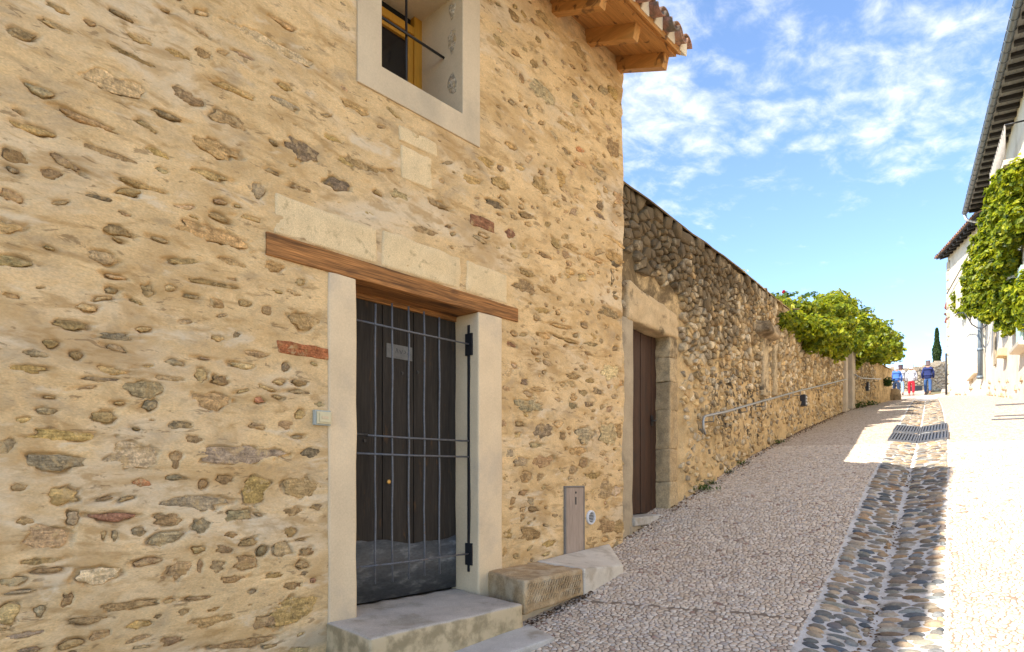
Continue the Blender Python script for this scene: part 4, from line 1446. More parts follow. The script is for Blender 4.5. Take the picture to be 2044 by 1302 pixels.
def gstone(c, P, proud):
    n = len(P)
    o0 = float(.05 * fbm(c[0] * 1.1, c[1] * 1.3, 71, 3)) + .004
    V = []
    tx, tz = RS.uniform(-.14, .14), RS.uniform(-.16, .16)
    for f, o in ((1.0, o0 - .06), (1.0, o0 + proud * .45), (.84, o0 + proud)):
        q = c + (P - c) * (f + np.array([RS.uniform(-.16, .07) for _ in range(n)])[:, None] * (f < 1 or o > o0))
        jit = (q[:, 0] - c[0]) * tx + (q[:, 1] - c[1]) * tz + np.array([RS.uniform(-.006, .006) for _ in range(n)]) if o > o0 else 0
        V.append(GW(q[:, 0], o + jit, q[:, 1]))
    V.append(GW(c[0] + RS.uniform(-.02, .02), o0 + proud * RS.uniform(.8, 1.15), c[1] + RS.uniform(-.012, .012))[None])
    V = np.concatenate(V)
    Fc = []
    for L in range(2):
        for q in range(n):
            Fc.append((L * n + (q + 1) % n, L * n + q, L * n + n + q, L * n + n + (q + 1) % n))
    for q in range(n):
        Fc.append((2 * n + (q + 1) % n, 2 * n + q, 3 * n))
    return V, Fc


def seen_size(c, P):
    y = float(GW(c[0], 0, 0)[1])
    return (P[:, 0].max() - P[:, 0].min()) * (P[:, 1].max() - P[:, 1].min()) / y ** 3


gst.sort(key=lambda g: -seen_size(g[0], g[1]))
V = []; Fc = []; C = []
for i, (c, P, proud, col) in enumerate(gst):
    v, f = gstone(c, P, proud)
    if i < 300:
        o3 = v.mean(0)
        o = bpy.data.objects.new('stone', np_mesh('stone', v - o3, f, M_GSTONE, False))
        o.location = o3
        o.color = tuple(col) + (1,)
        COL.objects.link(o); o.parent = gface
    else:
        b = len(V); V += list(v); Fc += [tuple(b + q for q in ff) for ff in f]; C += [tuple(col)] * len(v)
tag(obj('small_stones', np_mesh('small_stones', np.array(V), Fc, M_GSTONE_A, False, np.array(C)), gface), kind='stuff')
# rough rounded crest over the top
wc = np.arange(0, GLEN, .05); an = np.linspace(-.2, math.pi + .1, 13)
WC, AN = np.meshgrid(wc, an, indexing='ij')
rr_ = .7 + .35 * fbm(WC * 2.2, AN * 1.5, 95, 4)
V = GW(WC, -.22 + (.27 + .02 * fbm(WC * 3, AN, 97, 3)) * np.cos(AN) * (.9 + .1 * rr_), g_top(WC) - .005 + .075 * np.sin(AN) * rr_ + .025 * fbm(WC * 1.1, WC * 0, 61, 2)).reshape(-1, 3)
obj('crest', np_mesh('crest', V, grid_faces(len(wc), 13), M_GMORT, True), gw_)

# second doorway: plastered strip, lintel, quoins, planks, sill
o = rough_block('plaster_strip', [G3(.10, -.3, .3), G3(.10, .012, .3), G3(d2l, .012, .3), G3(d2l, -.3, .3), G3(.10, -.3, d2top + .05), G3(.10, .012, d2top + .02), G3(d2l, .012, d2top - .002), G3(d2l, -.3, d2top - .002)],
                M_GREYRENDER, gw_, 10, .014, .012, 21, 5.0)
lz = on_garden(1300, 588)[1]
o = rough_block('door_lintel', [G3(d2l - .14, -.33, d2top), G3(d2l - .14, .03, d2top), G3(jr - .01, .03, d2top - .02), G3(jr - .01, -.33, d2top - .02),
                                G3(d2l - .14, -.33, d2top + .42), G3(d2l - .12, .03, d2top + .40), G3(jr - .06, .03, d2top + .26), G3(jr - .05, -.33, d2top + .28)], mat('old_door_lintel', (.54, .40, .235), .93, .2, 8, 90, .2, .7, .006, col2=(.20, .15, .09), c2=(3.5, .53, .62), spec=.1), gw_, 9, .026, .03, 23, 6.0)
o.color = (.55, .42, .26, 1)
z = d2bot - .02
i = 0
while z < d2top - .06:
    hh = min(RS.uniform(.20, .46), d2top - .004 - z)
    if d2top - z - hh < .12:
        hh = d2top - .004 - z
    x1 = jr - RS.uniform(.0, .05)
    o = rough_block('quoin', [G3(d2r, -.33, z), G3(d2r, .01, z), G3(x1, .01, z), G3(x1, -.33, z), G3(d2r, -.33, z + hh - .003), G3(d2r, .012, z + hh - .003), G3(x1, .012, z + hh - .003), G3(x1, -.33, z + hh - .003)],
                    M_GSTONE, gw_, 7, .022, .016, 30 + i, 7.0)
    o.color = tuple(np.array(RS.choice([(.44, .32, .18), (.48, .36, .21), (.38, .28, .16)]))) + (1,)
    z += hh; i += 1
rough_block('door_sill', [G3(d2l - .02, -.33, d2bot - .09), G3(d2l - .02, .045, d2bot - .09), G3(jr + .02, .045, d2bot - .09), G3(jr + .02, -.33, d2bot - .09),
                          G3(d2l - .02, -.33, d2bot), G3(d2l - .02, .04, d2bot), G3(jr + .02, .04, d2bot), G3(jr + .02, -.33, d2bot)], M_CONCRETE, gw_, 6, .004, .01, 40, 6.0)
rough_block('sill_riser', [G3(d2l - .06, -.33, .5), G3(d2l - .06, .018, .5), G3(jr + .02, .018, .5), G3(jr + .02, -.33, .5),
                           G3(d2l - .06, -.33, d2bot - .092), G3(d2l - .06, .018, d2bot - .092), G3(jr + .02, .018, d2bot - .092), G3(jr + .02, -.33, d2bot - .092)], M_GREYRENDER, gw_, 7, .010, .012, 41, 6.0)
M_BROWN = mat('brown_plank_door', (.052, .023, .012), .65, .35, 1, 5, .3, .5, .003, rotz=SROT, scl=(.04, .04, .6), spec=.4,
              extra=lambda k, v, b: k.mix(k.math('MULTIPLY', k.rng(k.noise(k.pos(0, (.25, .25, .6)), 1.5, 4), .56, .68), .7), b, (.035, .02, .014)))
d2 = empty('door', tuple(G3((d2l + d2r) / 2, -.27, d2bot)), gw_)
tag(d2, 'dark brown plank door')
ne = 7
for i in range(ne):
    a = d2l - .02 + (d2r - d2l + .04) * i / ne; b = d2l - .02 + (d2r - d2l + .04) * (i + 1) / ne
    oo = -.172 - (.004 if i % 2 else 0)
    MB().hexa([G3(a + .004, -.29, d2bot + .01), G3(a + .004, oo, d2bot + .01), G3(b - .004, oo, d2bot + .01), G3(b - .004, -.29, d2bot + .01),
               G3(a + .004, -.29, d2top), G3(a + .004, oo, d2top), G3(b - .004, oo, d2top), G3(b - .004, -.29, d2top)]).build('plank', M_BROWN, d2, bevel=.006)
kw = d2r - .07
MB().beam(G3(kw - .03, -.168, d2bot + 1.02), G3(kw - .03, -.168, d2bot + 1.14), .05, .012, up=(HN[0], HN[1], 0)).build('lock_plate', M_IRON_BLACK, d2, bevel=.003)
MB().tube([G3(kw - .03, -.165, d2bot + 1.08), G3(kw - .03, -.12, d2bot + 1.08), G3(kw - .12, -.115, d2bot + 1.07)], .009, 8).build('handle', M_IRON_BLACK, d2, smooth=True)

# remains of a walled-up opening
for (xp, ya_, yb_, wd) in ((1523, 676, 792, .16), (1543, 690, 790, .10)):
    w0, za_ = on_garden(xp, ya_); _, zb_ = on_garden(xp, yb_)
    o = rough_block('jamb_stone', [G3(w0 - wd, -.1, zb_), G3(w0 - wd, .055, zb_), G3(w0 + wd, .055, zb_), G3(w0 + wd, -.1, zb_), G3(w0 - wd, -.1, za_), G3(w0 - wd, .055, za_), G3(w0 + wd, .055, za_), G3(w0 + wd, -.1, za_)],
                    M_GSTONE, gw_, 6, .012, .02, int(xp), 5.0)
    o.color = (.52, .41, .26, 1)
w0, za_ = on_garden(1520, 668)
o = rough_block('corbel', [G3(w0 - .45, -.1, za_ - .10), G3(w0 - .40, .22, za_ - .02), G3(w0 + .40, .22, za_ - .02), G3(w0 + .42, -.1, za_ - .10), G3(w0 - .45, -.1, za_ + .12), G3(w0 - .40, .20, za_ + .14), G3(w0 + .42, .18, za_ + .14), G3(w0 + .42, -.1, za_ + .14)],
                M_GSTONE, gw_, 6, .03, .03, 77, 5.0)
o.color = (.42, .32, .2, 1)

# garden gateway far along the wall: two pale posts and a narrow brown door
M_POST = mat('pale_dressed_post', (.52, .44, .34), .9, .15, 5, 60, .12, .4, .004, spec=.1)
gb = float(g_base((gl_ + gr_) / 2))
gwy = empty('gateway', tuple(G3((gl_ + gr_) / 2, 0, gb)))
tag(gwy, 'narrow pale stone gateway with brown door halfway up the garden wall', 'gateway')
for (wc, ytop, ww_) in ((gl_, 700, .16), (gr_, 672, .22)):
    Yd = float(GW(wc, 0, 0)[1])
    zt = EYE + (HORIZON - ytop) / F_PX * Yd
    rough_block('post', [G3(wc - ww_, -.3, gb - .4), G3(wc - ww_, .09, gb - .4), G3(wc + ww_, .09, gb - .4), G3(wc + ww_, -.3, gb - .4), G3(wc - ww_, -.3, zt), G3(wc - ww_, .09, zt), G3(wc + ww_, .09, zt), G3(wc + ww_, -.3, zt)],
                M_POST, gwy, 5, .008, .015, int(ytop), 5.0)
MB().hexa([G3(gl_ + .15, -.16, gb), G3(gl_ + .15, -.10, gb), G3(gr_ - .21, -.10, gb), G3(gr_ - .21, -.16, gb), G3(gl_ + .15, -.16, gb + 2.0), G3(gl_ + .15, -.10, gb + 2.0), G3(gr_ - .21, -.10, gb + 2.0), G3(gr_ - .21, -.16, gb + 2.0)]).build('door', M_BROWN, gwy)
MB().hexa([G3(gl_ + .1, -.3, gb - .3), G3(gl_ + .1, .08, gb - .3), G3(gr_ - .15, .08, gb - .3), G3(gr_ - .15, -.3, gb - .3), G3(gl_ + .1, -.3, gb + .02), G3(gl_ + .1, .08, gb + .02), G3(gr_ - .15, .08, gb + .02), G3(gr_ - .15, -.3, gb + .02)]).build('sill', M_POST, gwy)

# handrails
M_STEEL = mat('galvanised_steel', (.33, .34, .35), .38, .12, 10, 60, .1, 0, metal=.75, spec=.5)


def rail(name, pxs, label, posts, curl):
    pts = []
    for (x, y) in pxs:
        w_, z_ = on_garden(x, y, .15)
        pts.append(G3(w_, .15, z_))
    e = empty(name, tuple(pts[0]))
    tag(e, label, 'handrail')
    path = list(pts)
    if curl:
        w0, z0 = on_garden(pxs[0][0], pxs[0][1], .15)
        path = [G3(w0 + .10, .06, z0 - .15), G3(w0 + .08, .12, z0 - .20), G3(w0 + .03, .15, z0 - .21), G3(w0 - .015, .15, z0 - .15), G3(w0 - .02, .15, z0 - .06), G3(w0 + .0, .15, z0 - .015), G3(w0 + .05, .15, z0 + .004)] + pts[1:]
    MB().tube(path, .017, 10).build('rail', M_STEEL, e, smooth=True)
    for f in posts:
        i = min(int(f * (len(pts) - 1)), len(pts) - 2); a = f * (len(pts) - 1) - i
        p = pts[i].lerp(pts[i + 1], a)
        q = np.argmin((_gx - p.x) ** 2 + (_gy - p.y) ** 2)
        wq = _ws[q]
        MB().tube([p + Vector((0, 0, -.005)), p + Vector((0, 0, -.09)), G3(wq, .0, p.z - .095)], .009, 7).build('bracket', M_STEEL, e, smooth=True)
    return e


rail('handrail', [(1405, 831), (1450, 822), (1500, 807), (1550, 793), (1600, 779), (1650, 767), (1690, 757)], 'long steel handrail on the garden wall ending in a downward curl', (.07, .30, .42, .58, .66, .8, .9), True)
rail('handrail', [(1707, 748), (1720, 755), (1740, 756), (1758, 757)], 'short thin handrail on the garden wall beyond the gateway', (.1, .5, .9), False)

# wall lamps
M_LAMP = mat('dark_lamp_casing', (.03, .032, .04), .5, .1, bump=0, spec=.4)
M_LAMPG = mat('frosted_lamp_glass', (.55, .57, .60), .4, .05, bump=0)
for (px, py, hw2, hh2, lab) in ((1599, 800, .10, .115, 'dark louvred wall lamp below the long handrail'), (1728, 772, .10, .14, 'small dark wall lamp below the short far handrail')):
    w0, z0 = on_garden(px, py)
    e = empty('wall_lamp', tuple(G3(w0, .05, z0)))
    tag(e, lab, 'lamp', 'lamps on the garden wall')
    MB().hexa([G3(w0 - hw2, -.06, z0 - hh2), G3(w0 - hw2, .10, z0 - hh2), G3(w0 + hw2, .10, z0 - hh2), G3(w0 + hw2, -.06, z0 - hh2),
               G3(w0 - hw2, -.06, z0 + hh2), G3(w0 - hw2, .10, z0 + hh2), G3(w0 + hw2, .10, z0 + hh2), G3(w0 + hw2, -.06, z0 + hh2)]).build('casing', M_LAMP, e, bevel=.01)
    for i in (-1, 0, 1):
        zc = z0 + i * hh2 * .55
        MB().hexa([G3(w0 - hw2 * .5, .095, zc - .016), G3(w0 - hw2 * .5, .108, zc - .016), G3(w0 + hw2 * .6, .108, zc - .016), G3(w0 + hw2 * .6, .095, zc - .016),
                   G3(w0 - hw2 * .5, .095, zc + .016), G3(w0 - hw2 * .5, .108, zc + .016), G3(w0 + hw2 * .6, .108, zc + .016), G3(w0 + hw2 * .6, .095, zc + .016)]).build('light_slot', M_LAMPG, e)

# low stub of masonry at the far end of the wall
we = GLEN - .55
zb_ = float(g_base(we))
o = rough_block('end_stub', [G3(we, -.3, zb_ - .2), G3(we, .25, zb_ - .2), G3(we + .05, .42, zb_ - .2), G3(we + .2, .0, zb_ - .2), G3(we, -.3, zb_ + .5), G3(we, .2, zb_ + .5), G3(we + .05, .35, zb_ + .4), G3(we + .2, .0, zb_ + .45)],
                M_GSTONE, None, 6, .05, .05, 88, 3.0)
o.color = (.42, .32, .2, 1)
tag(o, 'low stub of masonry at the far foot of the garden wall', 'masonry stub')

# ------------------------------------------------------------------ leaf litter, weeds at the wall foot
rg = np.random.default_rng(8)
n = 1500
wv = rg.uniform(.3, 19, n); off = np.abs(rg.normal(0, .07, n)) + .02
P = GW(wv, off, 0); sS, rR = xy_sr(P[:, 0], P[:, 1])
P[:, 2] = street_z(sS, rR) + rg.uniform(.004, .025, n)
n2 = 420
sv = rg.uniform(3, 10, n2); pick = np.sin(sv * 3.1) + rg.normal(0, .4, n2) > .3
sv = sv[pick]; rv = GUT_C + rg.normal(0, .028, len(sv))
P2 = sr_xyz(sv, rv, 0.0); P2[:, 2] += rg.uniform(.005, .03, len(sv))
n3 = 160
tv_ = rg.uniform(1.0, 1.9, n3); P3 = HWa(tv_, .47 + np.abs(rg.normal(0, .05, n3)), 0)
s3, r3 = xy_sr(P3[:, 0], P3[:, 1]); P3[:, 2] = street_z(s3, r3) + rg.uniform(.004, .02, n3)
PP = np.concatenate([P, P2, P3])
NN = np.stack([rg.normal(0, .5, len(PP)), rg.normal(0, .5, len(PP)), np.ones(len(PP))], -1)
cols = np.array([(.13, .065, .03), (.09, .05, .028), (.18, .10, .045), (.06, .04, .025)])[rg.integers(0, 4, len(PP))] * rg.uniform(.7, 1.2, (len(PP), 1))
tag(obj('leaf_litter', leaves_mesh('leaf_litter', PP, NN, .016, cols, M_DEADLEAF, .2, 9)), 'brown dead leaves and dirt gathered along the wall foot', 'leaf litter', kind='stuff')


def weed(px, py, label, size=.10, n=60, dark=1.0):
    w0, z0 = on_garden(px, py, .05)
    c = GW(w0, .06, 0); sS, rR = xy_sr(c[0], c[1]); c[2] = float(street_z(sS, rR))
    rg = np.random.default_rng(int(px))
    e = empty('weed', tuple(c))
    tag(e, label, 'plant', 'weeds at the foot of the garden wall')
    P = c + rg.normal(0, 1, (n, 3)) * np.array([size, size, size * .5]) * .6
    P[:, 2] = c[2] + np.abs(P[:, 2] - c[2]) * 1.2 + .01
    N = (P - c) + np.array([0, 0, .08]) + rg.normal(0, .03, (n, 3))
    col = np.array([(.06, .13, .02), (.09, .16, .025), (.04, .08, .015)])[rg.integers(0, 3, n)] * dark
    obj('leaves', leaves_mesh('leaves', P, N, size * .22, col, M_LEAF, .15, 4, .4), e)
    st_ = MB()
    for q in range(5):
        st_.tube([Vector(c) + Vector((0, 0, -.02)), Vector(c) + Vector((rg.normal(0, size * .4), rg.normal(0, size * .4), size * .7))], .003, 4)
    tag(st_.build('stems', M_LEAF_STEM, e), kind='stuff')


M_LEAF_STEM = mat('plant_stem', (.10, .10, .04), .8, .2, bump=0)
weed(1402, 985, 'low green weed tuft nearest the plank doorway at the wall foot', .13, 90)
weed(1420, 972, 'small weed tuft just up the slope from the first', .08, 50)
weed(1455, 940, 'tiny weed clump between the tufts by the doorway and the lamp', .07, 40)
weed(1480, 925, 'weed clump at the wall foot under the handrail curl', .09, 50)
weed(1553, 873, 'round green weed at the wall foot left of the louvred lamp', .10, 60)
weed(1712, 808, 'dark scrub at the wall foot right beside the gateway', .25, 120, .7)
weed(1735, 803, 'low scrub at the wall foot below the far lamp', .22, 90, .7)

# ------------------------------------------------------------------ shrubs on the wall
M_BARK = mat('bark', (.13, .09, .06), .9, .3, 10, 60, .2, .6, .005)


def foliage(name, blobs, n, size, cols, parent, seed, shell=.55, out=(0, 0, .35), m=M_LEAF, droop=0.0):
    """leaves through a set of lumpy masses; most sit near the outside, sprays stick out"""
    rg = np.random.default_rng(seed)
    vol = np.array([b[1] * b[2] * b[3] for b in blobs]) ** .8; vol /= vol.sum()
    which = rg.choice(len(blobs), n, p=vol)
    B = np.array([(b[0][0], b[0][1], b[0][2], b[1], b[2], b[3]) for b in blobs])[which]
    D = rg.normal(size=(n, 3)); D /= np.linalg.norm(D, axis=1, keepdims=True)
    rad = shell + (1.06 - shell) * rg.random(n) ** .6
    lump = 1 + .22 * np.sin(D[:, 0] * 5 + which * 1.7) * np.sin(D[:, 1] * 6 + which) + .15 * np.sin(D[:, 2] * 9 + which * 2.3)
    rad = rad * lump + np.where(rg.random(n) < .06, rg.uniform(0, .25, n), 0)
    P = B[:, :3] + D * B[:, 3:] * rad[:, None]
    N = D * .8 + np.array(out) + rg.normal(0, .45, (n, 3))
    P[:, 2] -= droop * (1 - rad) ** 2
    cols = np.array(cols)
    c = cols[rg.integers(0, len(cols), n)] * rg.uniform(.75, 1.3, (n, 1))
    return obj(name, leaves_mesh(name, P, N, size, c, m, .22, seed + 1), parent)


YG = [(.31, .33, .012), (.25, .30, .014), (.15, .20, .014), (.38, .37, .02), (.09, .13, .012), (.25, .30, .025)]


def gblob(px, py, rx, rz_, o, ry=.5):
    w_, z_ = on_garden(px, py, o)
    p = GW(w_, o, z_); Y = p[1]
    return ((p[0], p[1], p[2]), rx * Y / F_PX, ry, rz_ * Y / F_PX)


sh1 = empty('climbing_shrub', tuple(G3(on_garden(1600, 650)[0], -.3, float(g_base(11)))))
tag(sh1, 'large yellow green climbing shrub spilling over the garden wall left of the gateway', 'shrub', 'shrubs on the garden wall')
bl = [gblob(1542, 606, 18, 12, -.22, .26), gblob(1562, 640, 20, 16, .04, .15), gblob(1552, 616, 26, 16, -.22, .28), gblob(1585, 625, 34, 24, -.18, .32), gblob(1620, 636, 38, 32, .05, .42), gblob(1655, 640, 40, 40, .2, .6), gblob(1660, 615, 34, 28, -.1, .6), gblob(1635, 668, 40, 30, .32, .45),
      gblob(1665, 685, 26, 26, .32, .4), gblob(1600, 655, 30, 24, .10, .25), gblob(1575, 642, 26, 22, .03, .18), gblob(1680, 655, 22, 30, .3, .45), gblob(1690, 618, 14, 18, -.1, .4), gblob(1675, 705, 12, 14, .28, .3)]
foliage('foliage', bl, 17000, .058, YG, sh1, 51)
st_ = MB()
for (xp, yp) in ((1560, 625), (1600, 640), (1630, 650), (1655, 660), (1675, 650)):
    w_, z_ = on_garden(xp, yp, -.2)
    st_ = MB().tube([G3(w_ + .5, -.8, float(g_base(w_)) + .2), G3(w_ + .3, -.65, z_ - 1.2), G3(w_, -.3, z_ + .1), G3(w_ - .1, .15, z_)], [.045, .035, .025, .012], 6)
    st_.build('stem', M_BARK, sh1, smooth=True)
sh2 = empty('climbing_shrub', tuple(G3(on_garden(1740, 690)[0], -.3, float(g_base(20)))))
tag(sh2, 'rounded green shrub over the garden wall between gateway and wall end', 'shrub', 'shrubs on the garden wall')
bl = [gblob(1720, 660, 20, 26, .15, .7), gblob(1742, 672, 24, 26, .2, .8), gblob(1765, 690, 22, 26, .2, .8), gblob(1780, 706, 14, 18, .2, .7), gblob(1728, 690, 18, 18, .4, .5), gblob(1750, 710, 18, 14, .4, .5), gblob(1708, 680, 10, 24, .3, .4), gblob(1790, 715, 8, 12, 0, .5)]
foliage('foliage', bl, 8000, .075, YG, sh2, 57)
w_, z_ = on_garden(1745, 690, -.3)
MB().tube([G3(w_ + .2, -.9, float(g_base(w_)) + .3), G3(w_, -.6, z_ - .6), G3(w_, -.2, z_)], [.06, .045, .02], 6).build('stem', M_BARK, sh2, smooth=True)
sh3 = empty('garden_tree', tuple(G3(on_garden(1738, 640)[0], -1.2, float(g_base(20)))))
tag(sh3, 'loose airy sprays of a young tree above the rounded shrub', 'tree')
bl = [gblob(1720, 625, 16, 12, -.9, .5), gblob(1740, 618, 22, 14, -.9, .6), gblob(1755, 632, 18, 12, -.9, .5), gblob(1735, 640, 24, 10, -.9, .5)]
foliage('crown', bl, 1500, .075, [(.10, .15, .03), (.14, .19, .03), (.20, .22, .03)], sh3, 61, .1)
w_, z_ = on_garden(1735, 640, -.9)
MB().tube([G3(w_, -1.2, float(g_base(w_)) + .2), G3(w_, -1.0, z_ - .4), G3(w_ + .1, -.9, z_ + .3)], [.06, .04, .015], 6).build('trunk', M_BARK, sh3, smooth=True)
for (dx, dz) in ((-.5, .25), (.5, .35), (.2, .5), (-.2, .45)):
    MB().tube([G3(w_, -1.0, z_ - .3), G3(w_ + dx * .6, -.9, z_ + dz * .5), G3(w_ + dx, -.9, z_ + dz)], [.02, .012, .005], 5).build('limb', M_BARK, sh3, smooth=True)

rose = empty('rose_bush', tuple(G3(on_garden(1560, 600)[0], -.6, float(g_base(10)))))
tag(rose, 'thin rose sprays with a red bloom above the climbing shrub', 'rose bush')
bl = [gblob(1540, 592, 9, 5, -.5, .3), gblob(1568, 592, 9, 7, -.5, .3), gblob(1556, 600, 14, 6, -.5, .3), gblob(1584, 588, 7, 4, -.5, .3), gblob(1605, 592, 8, 5, -.5, .3), gblob(1622, 588, 6, 4, -.5, .3)]
foliage('foliage', bl, 330, .045, [(.07, .14, .03), (.10, .17, .03)], rose, 63, .1)
w_, z_ = on_garden(1565, 582, -.5)
for dw in (-.35, 0, .25, .6):
    MB().tube([G3(w_ + dw * .6, -.55, float(g_base(w_)) + .3), G3(w_ + dw * .8, -.5, z_ - .5), G3(w_ + dw, -.5, z_ - .05 - abs(dw) * .15)], [.012, .009, .004], 5).build('stem', M_BARK, rose, smooth=True)
rg = np.random.default_rng(5)
M_PETAL = leaf_mat('petal', .3, .6)
P = np.array(G3(w_, -.5, z_)) + rg.normal(0, .014, (40, 3))
obj('bloom', leaves_mesh('bloom', P, rg.normal(0, 1, (40, 3)), .03, np.tile([(.55, .02, .03)], (40, 1)) * rg.uniform(.7, 1.2, (40, 1)), M_PETAL, .3, 2, .8), rose)

wf = empty('white_flower_bush', tuple(G3(on_garden(1480, 560)[0], -.8, float(g_base(6)))))
tag(wf, 'pale white flowering sprays peeping over the blackened garden wall', 'flowering bush')
w_, z_ = on_garden(1478, 562, -.6)
bl = [gblob(1473, 556, 10, 10, -.6, .3), gblob(1484, 566, 10, 8, -.6, .3), gblob(1497, 580, 8, 6, -.6, .3), gblob(1470, 570, 9, 8, -.6, .3), gblob(1486, 580, 12, 10, -.6, .3)]
foliage('blooms', bl, 240, .035, [(.75, .73, .62), (.65, .68, .5), (.30, .36, .16)], wf, 67, .1, m=M_PETAL)
for dw in (-.1, .05, .2):
    MB().tube([G3(w_, -.7, float(g_base(w_)) + .5), G3(w_ + dw * .5, -.6, z_ - .5), G3(w_ + dw, -.6, z_)], [.02, .012, .004], 5).build('stem', M_BARK, wf, smooth=True)
tf = empty('wall_fern', tuple(G3(on_garden(1772, 764)[0], .1, on_garden(1772, 770)[1])))
tag(tf, 'dark green tuft growing from the far end of the garden wall', 'plant')
foliage('leaves', [gblob(1772, 763, 7, 9, .12, .25)], 260, .05, [(.045, .09, .02), (.06, .11, .02)], tf, 71, .2)
MB().tube([G3(on_garden(1772, 770)[0], -.05, on_garden(1772, 772)[1]), G3(on_garden(1772, 763)[0], .12, on_garden(1772, 763)[1])], [.015, .006], 5).build('stem', M_BARK, tf)

# ------------------------------------------------------------------ grates and covers in the lane
def grate(px0, py0, py1, label):
    sa_ = xy_sr(*on_ground(px0, py0))[0]; sb_ = xy_sr(*on_ground(px0, py1))[0]
    s0, width_s = (sa_ + sb_) / 2, sb_ - sa_
    GRATES.append((s0, width_s))
    sh = float(gut_shift(s0))
    e = empty('drain_grate', tuple(sr_xyz(s0, GUT_C + sh, 0)))
    tag(e, label, 'grate', 'grates across the pebble gutter')
    M = M_GRATE
    L, Cc, Rr = GUT_L + sh - .03, GUT_C + sh, GUT_R + sh + .02
    for (ra, rb) in ((L, Cc - .005), (Cc + .005, Rr)):
        fr = MB()
        for (sa, sb, r1, r2) in ((s0 - width_s / 2, s0 - width_s / 2 + .03, ra, rb), (s0 + width_s / 2 - .03, s0 + width_s / 2, ra, rb), (s0 - width_s / 2 + .03, s0 + width_s / 2 - .03, ra, ra + .02), (s0 - width_s / 2 + .03, s0 + width_s / 2 - .03, rb - .02, rb)):
            lo = [sr_xyz(a, b, -.02) for a, b in ((sa, r1), (sb, r1), (sb, r2), (sa, r2))]
            hi = [sr_xyz(a, b, .036) for a, b in ((sa, r1), (sb, r1), (sb, r2), (sa, r2))]
            fr.hexa(lo + hi)
        fr.build('frame', M, e)
        nb_ = 8
        for q in range(nb_):
            r1 = ra + .02 + (rb - ra - .04) * (q + .25) / nb_; r2 = r1 + (rb - ra - .04) / nb_ * .5
            lo = [sr_xyz(a, b, -.02) for a, b in ((s0 - width_s / 2 + .03, r1), (s0 + width_s / 2 - .03, r1), (s0 + width_s / 2 - .03, r2), (s0 - width_s / 2 + .03, r2))]
            hi = [v + np.array([0, 0, .054]) for v in lo]
            MB().hexa(lo + hi).build('slat', M, e)
        lo = [sr_xyz(a, b, .002) for a, b in ((s0 - width_s / 2, ra), (s0 + width_s / 2, ra), (s0 + width_s / 2, rb), (s0 - width_s / 2, rb))]
        MB().add([tuple(v + np.array([0, 0, .008])) for v in lo], [(0, 1, 2, 3)]).build('pit', M_IRON_BLACK, e)


M_GRATE = mat('cast_iron_grate', (.085, .088, .10), .6, .25, 20, 80, .2, .2, .002, spec=.4)
GRATES = []
grate(1843, 879, 864.5, 'nearer of two dark iron grates across the pebble gutter')
grate(1846, 861, 849.5, 'farther of two dark iron grates across the pebble gutter')


def cover(px, py, ls, lr, label):
    x, y = on_ground(px, py)
    s0, r0 = xy_sr(x, y)
    e = empty('service_cover', tuple(sr_xyz(s0, r0, 0)))
    tag(e, label, 'cover', 'metal covers in the lane')
    lo = [sr_xyz(a, b, -.02) for a, b in ((s0 - ls, r0 - lr), (s0 + ls, r0 - lr), (s0 + ls, r0 + lr), (s0 - ls, r0 + lr))]
    MB().hexa(lo + [v + np.array([0, 0, .028]) for v in lo]).build('rim', M_GRATE, e)
    lo = [sr_xyz(a, b, -.01) for a, b in ((s0 - ls * .82, r0 - lr * .9), (s0 + ls * .82, r0 - lr * .9), (s0 + ls * .82, r0 + lr * .9), (s0 - ls * .82, r0 + lr * .9))]
    MB().hexa(lo + [v + np.array([0, 0, .024]) for v in lo]).build('lid', M_GRATE, e, bevel=.003)


M_COVERR = M_GRATE
cover(2018, 808, .22, .30, 'single dark metal cover in the sunlit paving near the white facade')
cover(2026, 830, .10, .32, 'far strip of the paired dark covers at the right edge')
cover(2024, 837, .10, .33, 'near strip of the paired dark covers at the right edge')

# ------------------------------------------------------------------ white building on the right
FD = np.array([.525, .851]); FN = np.array([-.851, .525])      # along the facade up the lane; out towards the lane
FP = np.array([11.25, 12.9])
EAVE = 11.6


def RW(q, o, z):
    return Vector((FP[0] + q * FD[0] + o * FN[0], FP[1] + q * FD[1] + o * FN[1], z))


Q_END = 12.8
FD2 = np.array([math.sin(math.radians(20)), math.cos(math.radians(20))]); FN2 = np.array([-FD2[1], FD2[0]])
FP2 = np.array([FP[0] + Q_END * FD[0], FP[1] + Q_END * FD[1]])


def RW2(q, o, z):
    return Vector((FP2[0] + q * FD2[0] + o * FN2[0], FP2[1] + q * FD2[1] + o * FN2[1], z))


def on_white(px, py, o=0.0):
    return on_line(FP + o * FN, FD, px, py)


def on_white2(px, py, o=0.0):
    return on_line(FP2 + o * FN2, FD2, px, py)


M_WHITE = mat('aged_white_render', (.70, .62, .50), .9, .08, 1.5, 40, .06, .4, .006, spec=.15, col2=(.55, .47, .36), c2=(.9, .55, .72))
M_SOFF = mat('grey_soffit_board', (.26, .25, .24), .8, .2, 4, 40, .15, .3, .003, spec=.2)
M_RAFT = mat('dark_rafter', (.035, .03, .028), .7, .2, 6, 40, .2, .3, .003)
M_ZINC = mat('zinc_gutter', (.17, .18, .19), .45, .15, 5, 40, .1, 0, metal=.6, spec=.5)
wb = empty('white_house', tuple(RW(6, 0, hxy(14.4, 18))))
tag(wb, 'tall white rendered house on the right with zinc gutter and raftered eave', 'house')


